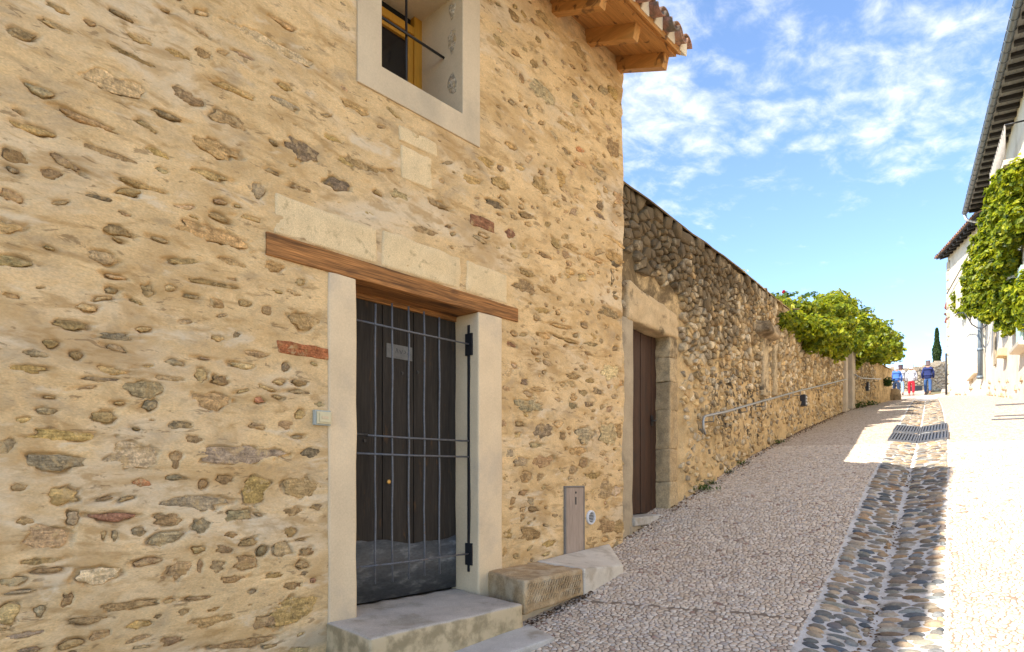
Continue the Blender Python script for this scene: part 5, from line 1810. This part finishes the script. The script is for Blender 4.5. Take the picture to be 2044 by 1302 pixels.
def relief_wall(name, fn, q0, q1, step, z0, z1, m, parent, amp=.02, seed=5):
    qs = np.arange(q0, q1 + step / 2, step); zs = np.arange(z0, z1 + step / 2, step)
    Qm, Zm = np.meshgrid(qs, zs, indexing='ij')
    r = amp * fbm(Qm * .7, Zm * .7, seed, 3) + amp * .6 * fbm(Qm * 4, Zm * 4, seed + 3, 3)
    r += amp * 1.6 * fbm(Qm * 5, Zm * 6, seed + 7, 2) * (Zm < 5.2)
    V = [fn(a, b, c) for a, b, c in zip(Qm.ravel(), r.ravel(), Zm.ravel())]
    return obj(name, np_mesh(name, np.array([tuple(v) for v in V]), grid_faces(len(qs), len(zs)), m, True), parent)


relief_wall('facade', RW, -14, Q_END, .16, -1.5, EAVE + .3, M_WHITE, wb, .03)
MB().hexa([RW(-14, -6, -1.5), RW(-14, -.08, -1.5), RW(Q_END, -.08, -1.5), RW(Q_END, -6, -1.5), RW(-14, -6, EAVE + .2), RW(-14, -.08, EAVE + .2), RW(Q_END, -.08, EAVE + .2), RW(Q_END, -6, EAVE + .2)]).build('inner_wall', M_BACK, wb)
rf = empty('roof', tuple(RW(0, .3, EAVE)), wb)
MB().hexa([RW(-14, -6, EAVE + 2.2), RW(-14, .55, EAVE + .10), RW(Q_END + .1, .55, EAVE + .10), RW(Q_END + .1, -6, EAVE + 2.2), RW(-14, -6, EAVE + 2.35), RW(-14, .55, EAVE + .18), RW(Q_END + .1, .55, EAVE + .18), RW(Q_END + .1, -6, EAVE + 2.35)]).build('roof_deck', M_SOFF, rf)
ob = -.1
while ob < .55:
    MB().hexa([RW(-13, ob, EAVE + .09 - .0 * ob), RW(-13, ob + .125, EAVE + .09), RW(Q_END, ob + .125, EAVE + .09), RW(Q_END, ob, EAVE + .09), RW(-13, ob, EAVE + .112), RW(-13, ob + .125, EAVE + .112), RW(Q_END, ob + .125, EAVE + .112), RW(Q_END, ob, EAVE + .112)]).build('soffit_board', M_SOFF, rf)
    ob += .13
q = -1.0
while q < Q_END - .1:
    MB().hexa([RW(q, -.2, EAVE - .03), RW(q, .50, EAVE - .01), RW(q + .12, .50, EAVE - .01), RW(q + .12, -.2, EAVE - .03), RW(q, -.2, EAVE + .088), RW(q, .50, EAVE + .088), RW(q + .12, .50, EAVE + .088), RW(q + .12, -.2, EAVE + .088)]).build('rafter', M_RAFT, rf)
    q += .52
# half-round zinc gutter
gm = MB()
n = 10
rows = []
for qv in (-13, Q_END + .05):
    row = []
    for rr in (.085, .078):
        for k_ in range(n + 1):
            a = math.pi * k_ / n
            row.append(len(gm.V))
            gm.V.append(tuple(RW(qv, .62 + rr * math.cos(a), EAVE + .10 - rr * math.sin(a))))
    rows.append(row)
A, B = rows
for k_ in range(n):
    gm.F += [(A[k_], A[k_ + 1], B[k_ + 1], B[k_]), (A[n + 1 + k_], B[n + 1 + k_], B[n + 2 + k_], A[n + 2 + k_])]
gm.F += [(A[0], B[0], B[n + 1], A[n + 1]), (A[n], A[2 * n + 1], B[2 * n + 1], B[n])]
go = gm.build('gutter', M_ZINC, rf, smooth=True)
MB().tube([RW(-13, .707, EAVE + .105), RW(Q_END + .05, .707, EAVE + .105)], .010, 6).build('gutter_bead', M_ZINC, go, smooth=True)
q = -1.0
while q < Q_END:
    MB().tube([RW(q, .62 + .092 * math.cos(math.pi * k_ / 8), EAVE + .10 - .092 * math.sin(math.pi * k_ / 8)) for k_ in range(9)] , .008, 5).build('bracket', M_ZINC, go, smooth=True)
    q += .42
MB().tube([RW(Q_END - .02, .62, EAVE + .02), RW(Q_END - .02, .58, EAVE - .18), RW(Q_END + .0, .30, EAVE - .32), RW(Q_END + .0, .07, EAVE - .42)], .05, 10).build('outlet_pipe', M_VENT, rf, smooth=True)

# balcony rail under the eave
bal = empty('balcony_rail', tuple(RW(4.5, .4, 9.6)), wb)
q0, zq = on_white(2006, 250, .42)
M_RAILW = mat('weathered_rail_wood', (.30, .27, .24), .7, .2, 8, 40, .2, .2, .002)
zr = zq
MB().tube([RW(q0, .0, zr), RW(q0, .42, zr)], .022, 8).build('end_rail', M_IRON_BLACK, bal, smooth=True)
MB().tube([RW(q0, .42, zr), RW(q0 + 3.2, .42, zr)], .02, 8).build('handrail', M_RAILW, bal, smooth=True)
for i in range(13):
    MB().tube([RW(q0 + .02 + i * .25, .42, zr - .95), RW(q0 + .02 + i * .25, .42, zr)], .02, 6).build('baluster', M_RAILW, bal, smooth=True)
MB().hexa([RW(q0 - .1, -.05, zr - 1.08), RW(q0 - .1, .46, zr - 1.08), RW(q0 + 3.3, .46, zr - 1.08), RW(q0 + 3.3, -.05, zr - 1.08), RW(q0 - .1, -.05, zr - .95), RW(q0 - .1, .46, zr - .95), RW(q0 + 3.3, .46, zr - .95), RW(q0 + 3.3, -.05, zr - .95)]).build('balcony_slab', M_WHITE, bal)

# pale green shutter and window sill at the right edge, small sill box, doorway hollow
M_SHUT = mat('pale_green_shutter', (.42, .56, .50), .6, .1, 6, 40, .08, .2, .002)
qs0, zs1 = on_white(2034, 545, .03); _, zs0 = on_white(2034, 690, .03)
sh_ = empty('shutter', tuple(RW(qs0, 0, zs0)), wb)
for i in range(5):
    MB().hexa([RW(qs0 - i * .16 - .155, .005 + .03, zs0), RW(qs0 - i * .16 - .155, .065 + .03, zs0), RW(qs0 - i * .16, .065 + .03, zs0), RW(qs0 - i * .16, .005 + .03, zs0),
               RW(qs0 - i * .16 - .155, .005 + .03, zs1), RW(qs0 - i * .16 - .155, .065 + .03, zs1), RW(qs0 - i * .16, .065 + .03, zs1), RW(qs0 - i * .16, .005 + .03, zs1)]).build('board', M_SHUT, sh_, bevel=.006)
qs_, zsl = on_white(2018, 702, .2)
MB().hexa([RW(qs_ - 1.6, -.05, zsl - .12), RW(qs_ - 1.6, .24, zsl - .08), RW(qs_, .24, zsl - .08), RW(qs_, -.05, zsl - .12), RW(qs_ - 1.6, -.05, zsl + .02), RW(qs_ - 1.6, .26, zsl), RW(qs_ + .02, .26, zsl), RW(qs_ + .02, -.05, zsl + .02)]).build('window_sill', M_WHITE, wb, bevel=.01)
q1_, zb1 = on_white(2004, 705, .05)
MB().hexa([RW(q1_ - .28, -.05, zb1 - .14), RW(q1_ - .28, .22, zb1 - .10), RW(q1_ + .28, .22, zb1 - .10), RW(q1_ + .28, -.05, zb1 - .14), RW(q1_ - .28, -.05, zb1 + .12), RW(q1_ - .28, .20, zb1 + .12), RW(q1_ + .28, .20, zb1 + .12), RW(q1_ + .28, -.05, zb1 + .12)]).build('corbel_box', mat('yellow_render', (.60, .46, .25), .9), wb, bevel=.015)
q2_, zt2 = on_white(1988, 640, .0)
MB().hexa([RW(q2_ - .22, .02, 5.3), RW(q2_ - .22, .05, 5.3), RW(q2_ + .22, .05, 5.3), RW(q2_ + .22, .02, 5.3), RW(q2_ - .22, .02, zt2), RW(q2_ - .22, .05, zt2), RW(q2_ + .22, .05, zt2), RW(q2_ + .22, .02, zt2)]).build('buttress_strip', M_GREYRENDER, wb, bevel=.01)

# ------------------------------------------------------------------ second house, turned a little
W2L = 4.55
EAVE2 = 11.25
wb2 = empty('white_corner_house', tuple(RW2(2.2, 0, hxy(19, 26))))
tag(wb2, 'narrow white corner house with tiled eave beyond the raftered eave', 'house')
relief_wall('facade', RW2, 0, W2L, .14, 3.0, EAVE2 + .2, M_WHITE, wb2, .04, 25)
MB().hexa([RW2(-.1, -5, 2), RW2(-.1, -.10, 2), RW2(W2L, -.10, 2), RW2(W2L, -5, 2), RW2(-.1, -5, EAVE2 + .2), RW2(-.1, -.10, EAVE2 + .2), RW2(W2L, -.10, EAVE2 + .2), RW2(W2L, -5, EAVE2 + .2)]).build('inner_wall', M_WHITE, wb2)
for i in range(16):
    zq0 = 4.4 + i * .42
    hh = RS.uniform(.34, .41)
    ex = RS.uniform(.18, .38)
    o = rough_block('quoin', [RW2(W2L - ex, -.2, zq0), RW2(W2L - ex, .045, zq0), RW2(W2L + .03, .045, zq0), RW2(W2L + .03, -.2, zq0), RW2(W2L - ex, -.2, zq0 + hh), RW2(W2L - ex, .045, zq0 + hh), RW2(W2L + .03, .045, zq0 + hh), RW2(W2L + .03, -.2, zq0 + hh)],
                    M_GSTONE, wb2, 3, .02, .03, 200 + i, 3.0)
    o.color = (.58, .50, .38, 1)
rf2 = empty('roof', tuple(RW2(2, .3, EAVE2)), wb2)
MB().hexa([RW2(-.6, -4.5, EAVE2 + 1.7), RW2(-.6, .42, EAVE2 + .05), RW2(W2L + .05, .42, EAVE2 + .05), RW2(W2L + .05, -4.5, EAVE2 + 1.7), RW2(-.6, -4.5, EAVE2 + 1.8), RW2(-.6, .42, EAVE2 + .11), RW2(W2L + .05, .42, EAVE2 + .11), RW2(W2L + .05, -4.5, EAVE2 + 1.8)]).build('roof_deck', M_RAFT, rf2)
q = -.3
while q < W2L + .0:
    MB().hexa([RW2(q, -.3, EAVE2 + .12), RW2(q, .36, EAVE2 - .06), RW2(q + .11, .36, EAVE2 - .06), RW2(q + .11, -.3, EAVE2 + .12), RW2(q, -.3, EAVE2 + .29), RW2(q, .38, EAVE2 + .045), RW2(q + .11, .38, EAVE2 + .045), RW2(q + .11, -.3, EAVE2 + .29)]).build('rafter', M_RAFT, rf2)
    q += .45


def tile2(fn, q, z0, o0, o1, drop, parent, r=.09):
    m = MB(); n = 7; ring = []
    for (o_, zz) in ((o0, z0 + drop), (o1, z0)):
        for rr in (r, r - .016):
            row = []
            for k_ in range(n):
                a = math.pi * k_ / (n - 1)
                row.append(len(m.V)); m.V.append(tuple(fn(q + rr * math.cos(a), o_, zz + rr * math.sin(a))))
            ring.append(row)
    A, Ai, B, Bi = ring
    for k_ in range(n - 1):
        m.F += [(A[k_], A[k_ + 1], B[k_ + 1], B[k_]), (Ai[k_], Bi[k_], Bi[k_ + 1], Ai[k_ + 1]), (B[k_], B[k_ + 1], Bi[k_ + 1], Bi[k_])]
    o = m.build('tile', M_TILE, parent, smooth=True)
    o.color = RS.choice(TILE_COL) + (1,)


q = -.5
while q < W2L + .1:
    tile2(RW2, q, EAVE2 + .09, -.2, .50, .23, rf2)
    q += .21
for i in range(7):                                             # verge tiles down the far gable
    o_ = .4 - i * .3
    tile2(lambda a, b, c: RW2(W2L + .02 + b * .12, a, c + (.6 - a) * .33), o_, EAVE2 + .16, 0, .5, 0, rf2, .08)
# shutter fold and drainpipe with scroll bracket on the corner house
qd, zd0 = on_white2(1957, 757, .10); _, zd1 = on_white2(1957, 560, .10)
M_PIPE = mat('blue_grey_pipe', (.16, .20, .24), .45, .12, 8, 40, .1, 0, spec=.4)
dp = empty('drainpipe', tuple(RW2(qd, .1, zd0)))
tag(dp, 'blue grey drainpipe on the white corner house below the ivy', 'drainpipe')
MB().tube([RW2(qd, .12, zd0), RW2(qd, .12, zd1)], .075, 12).build('pipe', M_PIPE, dp, smooth=True)
for f in (.02, .3, .62):
    zc = zd0 + (zd1 - zd0) * f
    MB().tube([RW2(qd, .12, zc - .05), RW2(qd, .12, zc + .05)], .10, 12).build('collar', M_PIPE, dp, smooth=True)
# scrolled lamp bracket
qb, zbk = on_white2(1950, 655, .1)
sb = empty('scroll_bracket', tuple(RW2(qb, .05, zbk)))
tag(sb, 'wrought iron scroll bracket sticking out below the ivy', 'bracket')
def sp(px, py, o=.55):
    a_, b_ = on_white2(px, py, o)
    return RW2(a_, o, b_)
MB().tube([sp(1906, 632), sp(1912, 625), sp(1924, 624), sp(1933, 636), sp(1940, 648), sp(1952, 655), sp(1962, 655), sp(1969, 650), sp(1969, 645), sp(1964, 643), sp(1960, 647), sp(1963, 651)], .022, 7).build('scroll', M_IRON_BLACK, sb, smooth=True)
MB().tube([sp(1937, 640), sp(1936, 630), sp(1942, 624), sp(1950, 627)], .018, 6).build('small_scroll', M_IRON_BLACK, sb, smooth=True)
MB().tube([sp(1952, 655), RW2(on_white2(1955, 655)[0], -.05, on_white2(1955, 655)[1])], .02, 6).build('wall_stay', M_IRON_BLACK, sb, smooth=True)
# sloping ledge on the corner house
ql, zl = on_white2(1938, 738, .1)
MB().hexa([RW2(ql - .5, -.05, zl - .20), RW2(ql - .5, .16, zl - .22), RW2(ql + .4, .16, zl - .42), RW2(ql + .4, -.05, zl - .4), RW2(ql - .5, -.05, zl + .12), RW2(ql - .5, .14, zl + .04), RW2(ql + .4, .14, zl - .16), RW2(ql + .4, -.05, zl - .1)]).build('ledge', M_WHITE, wb2, bevel=.02)
# thin dark pipe at the far corner
qc, zc0 = on_white2(1897, 785, .08)
MB().tube([RW2(W2L - .12, .09, hxy(19.4, 27.9) + .05), RW2(W2L - .12, .09, hxy(19.4, 27.9) + 1.9)], .035, 8).build('corner_pipe', M_IRON_BLACK, wb2, smooth=True)
MB().tube([RW2(.1, .10, EAVE2 - .4), RW2(W2L - .3, .10, EAVE2 - 1.6)], .03, 6).build('cable', M_RAILW, wb2, smooth=True)

# rubble base course showing through the render of both houses
bc = []
for fn, qa, qb_, xyf in ((RW, 3.5, Q_END, FP), (RW2, 0, W2L, FP2)):
    q = qa
    while q < qb_ - .1:
        L = RS.uniform(.15, .40)
        p = fn(q, 0, 0)
        base = hxy(p.x, p.y)
        for lvl in range(3):
            if RS.random() < .42 - lvl * .12:
                hh = RS.uniform(.10, .20)
                zq0 = base + .02 + lvl * .23 + RS.uniform(-.03, .03)
                o = rough_block('base_stone', [fn(q, -.1, zq0), fn(q, .035, zq0), fn(q + L, .035, zq0), fn(q + L, -.1, zq0), fn(q + .02, -.1, zq0 + hh), fn(q + .02, .03, zq0 + hh), fn(q + L - .02, .03, zq0 + hh), fn(q + L - .02, -.1, zq0 + hh)],
                                M_GSTONE, wb if fn is RW else wb2, 1, .02, .03, int(q * 100) + lvl, 4.0)
                o.color = tuple(np.array(RS.choice(GC)) * .5 + np.array([.33, .27, .2])) + (1,)
        q += L + RS.uniform(.02, .2)

# far roofs peeping out behind the corner house
fh = empty('far_house', (at(1900, 790, 33)))
tag(fh, 'far house behind the white corner house showing only red tiled eave ends', 'house')
p = at(1902, 620, 33)
MB().hexa([Vector((p.x - .1, p.y, 5)), Vector((p.x + 3, p.y, 5)), Vector((p.x + 3, p.y + 4, 5)), Vector((p.x + 3.2, p.y + 4, 5)), Vector((p.x - .1, p.y, 10.6)), Vector((p.x + 3, p.y, 10.6)), Vector((p.x + 3, p.y + 4, 10.6)), Vector((p.x + 3.2, p.y + 4, 10.6))]).build('wall', M_WHITE, fh)
M_REDT = mat('red_tile_far', (.36, .13, .085), .8, .25, 6, 30, .2, .4, .01)
for (y0, y1, x0) in ((598, 616, 1884), (621, 627, 1882), (629, 644, 1884)):
    a = at(x0, y1, 32.6); b = at(1900, y0, 32.6)
    MB().hexa([Vector((a.x, a.y, a.z)), Vector((b.x, a.y, a.z + .1)), Vector((b.x + 1, a.y + 1, a.z + .2)), Vector((a.x + .9, a.y + 1, a.z + .1)), Vector((a.x + .1, a.y, b.z - .1)), Vector((b.x, a.y, b.z)), Vector((b.x + 1, a.y + 1, b.z + .1)), Vector((a.x + .9, a.y + 1, b.z))]).build('roof', M_REDT, fh, bevel=.03)

# ------------------------------------------------------------------ ivy on the white houses
ivy = empty('ivy', tuple(RW(9, .2, hxy(16, 21))))
tag(ivy, 'large bright green virginia creeper hanging over both white facades', 'creeper')


def wblob(px, py, rx, rz_, o, ry=.35, second=False):
    f = on_white2 if second else on_white
    q, z = f(px, py, o)
    p = (RW2 if second else RW)(q, o, z)
    return ((p.x, p.y, p.z), rx * p.y / F_PX, ry * 1.0, rz_ * p.y / F_PX)


bl = [wblob(2036, 352, 26, 28, 0.28, .24), wblob(2010, 366, 24, 26, 0.34, .24), wblob(1992, 390, 18, 30, 0.37, .24), wblob(2024, 400, 28, 32, 0.31, .24), wblob(2000, 430, 26, 32, 0.40, .24), wblob(1975, 450, 18, 36, 0.43, .24), wblob(2036, 430, 24, 30, 0.25, .24),
      wblob(1985, 480, 26, 36, 0.43, .24), wblob(2015, 470, 26, 30, 0.31, .24), wblob(1958, 500, 18, 36, 0.50, .24), wblob(1990, 525, 30, 32, 0.40, .24), wblob(1962, 550, 24, 34, 0.46, .24), wblob(1940, 555, 18, 36, 0.50, .24), wblob(2015, 520, 22, 26, 0.25, .24),
      wblob(1980, 575, 30, 30, 0.37, .24), wblob(1945, 595, 24, 28, 0.43, .24), wblob(1920, 600, 18, 26, 0.46, .24), wblob(1960, 610, 26, 22, 0.37, .24), wblob(1910, 620, 14, 14, 0.43, .24), wblob(1928, 622, 16, 12, 0.43, .24), wblob(1995, 600, 16, 26, 0.25, .24),
      wblob(2012, 615, 10, 26, 0.19, .24), wblob(1998, 640, 6, 18, 0.15, .24), wblob(2014, 650, 7, 16, 0.15, .24), wblob(2038, 600, 8, 50, 0.12, .24), wblob(2018, 585, 12, 24, 0.19, .24), wblob(1972, 632, 12, 10, 0.31, .24)]
foliage('foliage', bl, 25000, .088, [(.31, .33, .012), (.25, .30, .012), (.15, .20, .012), (.38, .38, .016), (.08, .12, .01), (.25, .30, .016)], ivy, 81, .6, out=(-.25, .15, .35))
for (px, py) in ((2030, 470), (2008, 560), (1985, 600), (1960, 600)):
    q, z = on_white(px, py, .05)
    MB().tube([RW(q + .3, .02, z - .5), RW(q + .15, .10, z - .1), RW(q - .05, .2, z + .4), RW(q + .3, .3, z + 1.2)], [.012, .02, .02, .012], 6).build('stem', M_BARK, ivy, smooth=True)

# ------------------------------------------------------------------ end of the lane: cross wall, cypress
ew = empty('end_wall', (25, 40, float(hs(47))))
tag(ew, 'low weathered stone wall closing the top of the lane', 'wall')
xs = np.arange(17.5, 34, .2)
zt = np.interp(xs, [17, 23.5, 25.9, 27.3, 28.5, 34], [8.25, 8.42, 8.38, 8.75, 9.1, 9.4])
zb = np.array([hxy(x, 40) for x in xs]) - .6
V = []
ny = 14
for i, x in enumerate(xs):
    for j in range(ny):
        z = zb[i] + (zt[i] - zb[i]) * j / (ny - 1)
        V.append((x, 40 + .15 * float(fbm(x * 1.4, z * 2, 5, 3)) + .5 * max(0, x - 26), z + (.12 * float(fbm(x * 2, 0, 7, 3)) if j == ny - 1 else 0)))
M_END = mat('end_wall_stone', (.42, .35, .26), .95, .3, 3, 20, .25, .8, .03, spec=.1, col2=(.24, .21, .18), c2=(1.2, .48, .62))
face = obj('face', np_mesh('face', np.array(V), grid_faces(len(xs), ny), M_END, True), ew)
cr = MB()
for i in range(len(xs) - 1):
    y0 = 40 + .5 * max(0, xs[i] - 26); y1 = 40 + .5 * max(0, xs[i + 1] - 26)
    cr.hexa([(xs[i], y0 + .15, zb[i]), (xs[i + 1], y1 + .15, zb[i]), (xs[i + 1], y1 + .6, zb[i]), (xs[i], y0 + .6, zb[i]), (xs[i], y0 + .1, zt[i]), (xs[i + 1], y1 + .1, zt[i + 1]), (xs[i + 1], y1 + .6, zt[i + 1]), (xs[i], y0 + .6, zt[i])])
cr.build('core', M_END, ew)
sites = []
for i in range(46):
    for j in range(12):
        x = 23 + (i + .5 + RS.uniform(-.4, .4)) * .17 * 1.3; z = 6.6 + (j + .5 * (i % 2) + RS.uniform(-.4, .4)) * .19
        if x < 30 and hxy(x, 40) < z < float(np.interp(x, xs, zt)) - .08 and RS.random() < .8:
            sites.append((x, z))
for (x, z), poly in zip(sites, voronoi([(x * .85, z) for x, z in sites], .2)):
    if len(poly) < 3:
        continue
    P = np.array(poly); P[:, 0] /= .85; c = P.mean(0); P = np.clip(c + (P - c) * .84, c - .22, c + .22)
    n = len(P); y0 = 40 + .5 * max(0, c[0] - 26)
    v = np.concatenate([np.stack([P[:, 0], np.full(n, y0 + .1), P[:, 1]], -1), np.stack([(c + (P - c) * .85)[:, 0], np.full(n, y0 - .10), (c + (P - c) * .85)[:, 1]], -1)])
    f = [(q, (q + 1) % n, n + (q + 1) % n, n + q) for q in range(n)] + [tuple(n + q for q in range(n))]
    o3 = v.mean(0)
    o = bpy.data.objects.new('stone', np_mesh('stone', v - o3, f, M_GSTONE2, False)) if False else None
    cr2 = MB(); cr2.add(v, f)
    o = cr2.build('stone', M_ENDSTONE if 'M_ENDSTONE' in globals() else M_STONE, face)
    o.color = tuple(np.array(RS.choice([(.40, .34, .26), (.46, .40, .31), (.34, .29, .23), (.50, .43, .32)]))) + (1,)
bx = at(1836, 779, 39.2)
MB().hexa([Vector((bx.x - .22, 39.3, bx.z - .3)), Vector((bx.x + .22, 39.3, bx.z - .3)), Vector((bx.x + .22, 39.8, bx.z - .3)), Vector((bx.x - .22, 39.8, bx.z - .3)), Vector((bx.x - .22, 39.3, bx.z + .3)), Vector((bx.x + .22, 39.3, bx.z + .3)), Vector((bx.x + .22, 39.8, bx.z + .3)), Vector((bx.x - .22, 39.8, bx.z + .3))]).build('drain_box', M_LAMP, ew, bevel=.03)

cy = at(1870, 655, 58)
cyp = empty('cypress_tree', (cy.x, cy.y, 6.8))
tag(cyp, 'slim dark green cypress behind the end wall', 'tree')
rg = np.random.default_rng(3)
n = 9000
f = rg.random(n) ** .9
zt_ = 6.9 + f * (cy.z - 6.9)
rad = .62 * (1 - f) ** .55 * (.6 + .4 * np.minimum(1, f * 8)) * (1 + .2 * np.sin(zt_ * 3))
th = rg.uniform(0, 2 * math.pi, n)
rr = rad * rg.uniform(.55, 1.05, n)
P = np.stack([cy.x + rr * np.cos(th), cy.y + rr * np.sin(th), zt_], -1)
N = np.stack([np.cos(th), np.sin(th), rg.uniform(.1, 1.2, n)], -1) + rg.normal(0, .3, (n, 3))
cc = np.array([(.035, .075, .02), (.05, .095, .022), (.025, .055, .016), (.07, .11, .025)])[rg.integers(0, 4, n)]
obj('crown', leaves_mesh('crown', P, N, .12, cc, M_LEAF, .2, 5, .4), cyp)
MB().tube([(cy.x, cy.y, 5.5), (cy.x, cy.y, 9), (cy.x, cy.y, cy.z - .6)], [.14, .10, .02], 7).build('trunk', M_BARK, cyp, smooth=True)

# ------------------------------------------------------------------ people walking up the lane
def skin_mesh(name, verts, edges, radii, m, parent, root=0, sub=2, loc=None):
    me = bpy.data.meshes.new(name)
    me.from_pydata(verts, edges, [])
    o = bpy.data.objects.new(name, me)
    COL.objects.link(o)
    sk = o.modifiers.new('skin', 'SKIN'); sk.use_smooth_shade = True
    for v, r in zip(me.skin_vertices[0].data, radii):
        v.radius = r if isinstance(r, tuple) else (r, r); v.use_root = False
    me.skin_vertices[0].data[root].use_root = True
    sb_ = o.modifiers.new('sub', 'SUBSURF'); sb_.levels = sub; sb_.render_levels = sub
    dg = bpy.context.evaluated_depsgraph_get()
    me2 = bpy.data.meshes.new_from_object(o.evaluated_get(dg))
    bpy.data.objects.remove(o)
    me2.name = name
    me2.materials.clear(); me2.materials.append(m)
    me2.polygons.foreach_set('use_smooth', np.ones(len(me2.polygons), bool))
    o = bpy.data.objects.new(name, me2)
    COL.objects.link(o)
    if parent is not None:
        o.parent = parent
    return o


M_SKIN = mat('skin', (.34, .19, .13), .6, .05, bump=0)
M_SHOE = mat('shoe', (.05, .04, .035), .6, .1, bump=0)


def person(px, Y, height, label, jacket, trousers, hair, step=.16, lean=.06, shoe=None, long_coat=.0, bag=None, hunch=0.0, face_dir=None):
    k = (px - CX) / F_PX
    x, y = k * Y, Y
    z = hxy(x, y) + .005
    e = empty('person', (x, y, z))
    tag(e, label, 'person', 'people walking up the lane')
    s_ = height / 1.75
    e.scale = (s_, s_, s_)
    ang = math.atan2(SV[1], SV[0]) - math.pi / 2
    e.rotation_euler = (0, 0, ang)                            # +y of the figure looks up the lane
    # local: x right, y forward
    L = lean
    head = (0, .10 + L + hunch, 1.62)
    V = [(0, 0, .93), (0, .01 + L * .3, 1.10), (0, .0 + L * .7, 1.30), (0, .02 + L, 1.45), (0, .06 + L + hunch * .6, 1.52), (0, .075 + L + hunch, 1.58), (0, .09 + L + hunch, 1.65), (0, .09 + L + hunch, 1.73),
         (-.10, .0, .90), (-.105, step * .7, .49), (-.105, step * .75, .08), (-.11, step * .75 + .14, .035),
         (.10, .0, .90), (.105, -step * .25, .49), (.105, -step * 1.05, .10), (.11, -step * 1.05 + .13, .035),
         (-.165, .01 + L, 1.40), (-.255, -.04 + L * .5, 1.13), (-.24, .07 + L * .5, .92), (-.235, .10 + L * .5, .84),
         (.165, .01 + L, 1.40), (.255, -.0 + L * .5, 1.13), (.245, .12 + L * .5, .93), (.24, .16 + L * .5, .85)]
    E = [(0, 1), (1, 2), (2, 3), (3, 4), (4, 5), (5, 6), (6, 7), (0, 8), (8, 9), (9, 10), (10, 11), (0, 12), (12, 13), (13, 14), (14, 15), (3, 16), (16, 17), (17, 18), (18, 19), (3, 20), (20, 21), (21, 22), (22, 23)]
    R = [(.15, .11), (.14, .11), (.155, .115), (.12, .09), .055, .075, (.082, .10), .05, .085, .062, .045, .04, .085, .062, .045, .04, .06, .045, .035, .03, .06, .045, .035, .03]
    b = skin_mesh('body', V, E, R, M_SKIN, e)
    # jacket over trunk and arms
    hem = .86 - long_coat
    VJ = [(0, .0, hem), (0, .0, 1.0), (0, .01 + L * .4, 1.15), (0, .0 + L * .7, 1.31), (0, .015 + L, 1.44), (0, .05 + L + hunch * .5, 1.51), V[16], V[17], V[18], (-.238, .085 + L * .5, .875), V[20], V[21], V[22], (.243, .14 + L * .5, .885)]
    EJ = [(0, 1), (1, 2), (2, 3), (3, 4), (4, 5), (4, 6), (6, 7), (7, 8), (8, 9), (4, 10), (10, 11), (11, 12), (12, 13)]
    RJ = [(.20, .155), (.195, .15), (.19, .15), (.20, .155), (.135, .105), .07, .075, .066, .055, .05, .075, .066, .055, .05]
    skin_mesh('jacket', VJ, EJ, RJ, jacket, e, 2)
    VT = [(0, 0, .95), (0, 0, .88), (-.10, .0, .84), V[9], (-.105, step * .75, .12), (.10, .0, .84), V[13], (.105, -step * 1.05, .14)]
    ET = [(0, 1), (1, 2), (2, 3), (3, 4), (1, 5), (5, 6), (6, 7)]
    skin_mesh('trousers', VT, ET, [(.165, .125), (.16, .125), .105, .08, .065, .105, .08, .065], trousers, e, 1)
    hr = skin_mesh('hair', [(0, head[1] - .035, 1.63), (0, head[1] - .035, 1.69), (0, head[1] - .02, 1.735)], [(0, 1), (1, 2)], [(.082, .075), (.108, .11), (.078, .085)], hair, e, 1)
    for (fx, fy, fz) in (V[10], V[14]):
        skin_mesh('shoe', [(fx, fy - .06, fz - .045), (fx, fy + .04, fz - .045), (fx, fy + .17, fz - .055)], [(0, 1), (1, 2)], [(.048, .05), (.05, .045), (.042, .03)], shoe or M_SHOE, e, 1, 1)
    if bag:
        skin_mesh('scarf', [(-.05, V[4][1], 1.49), (.05, V[4][1], 1.49)], [(0, 1)], [(.075, .09), (.075, .09)], bag, e, 0, 1)
    return e


def cloth(name, c, **kw):
    return mat(name, c, .85, .12, 14, 60, .1, .5, .01, **kw)


# quilted look of the blue down jacket: bands of stitching as real relief would be too small here
C_BLUE = cloth('blue_down_jacket', (.055, .14, .42)); C_NAVY = cloth('navy_coat', (.018, .028, .11)); C_WHITE = cloth('white_jacket', (.50, .50, .53))
C_RED = cloth('red_trousers', (.50, .015, .03)); C_JEAN = cloth('blue_jeans', (.045, .10, .24)); C_DJEAN = cloth('dark_jeans', (.02, .035, .075)); C_LJEAN = cloth('pale_jeans', (.26, .38, .52))
H_WHITE = cloth('white_hair', (.50, .48, .45)); H_GREY = cloth('grey_hair', (.12, .085, .09)); H_DARK = cloth('dark_hair', (.06, .035, .04)); C_PURPLE = cloth('purple_scarf', (.09, .03, .13))
M_TANSHOE = cloth('tan_boot', (.36, .20, .12))
person(1789, 33.6, 1.64, 'person in blue puffer jacket and dark jeans, leftmost of the walkers', C_BLUE, C_DJEAN, H_WHITE, .20, .10, hunch=.05)
person(1798, 34.8, 1.66, 'person in white jacket and pale jeans half hidden behind the blue jacket', C_WHITE, C_LJEAN, H_DARK, .14, .05)
person(1819, 33.4, 1.60, 'white haired person in white jacket and red trousers', C_WHITE, C_RED, H_WHITE, .10, .05, shoe=M_TANSHOE, long_coat=.08)
person(1852, 33.8, 1.76, 'person in long navy coat and blue jeans, rightmost of the walkers', C_NAVY, C_JEAN, H_GREY, .15, .05, shoe=M_TANSHOE, long_coat=.10, bag=C_PURPLE)
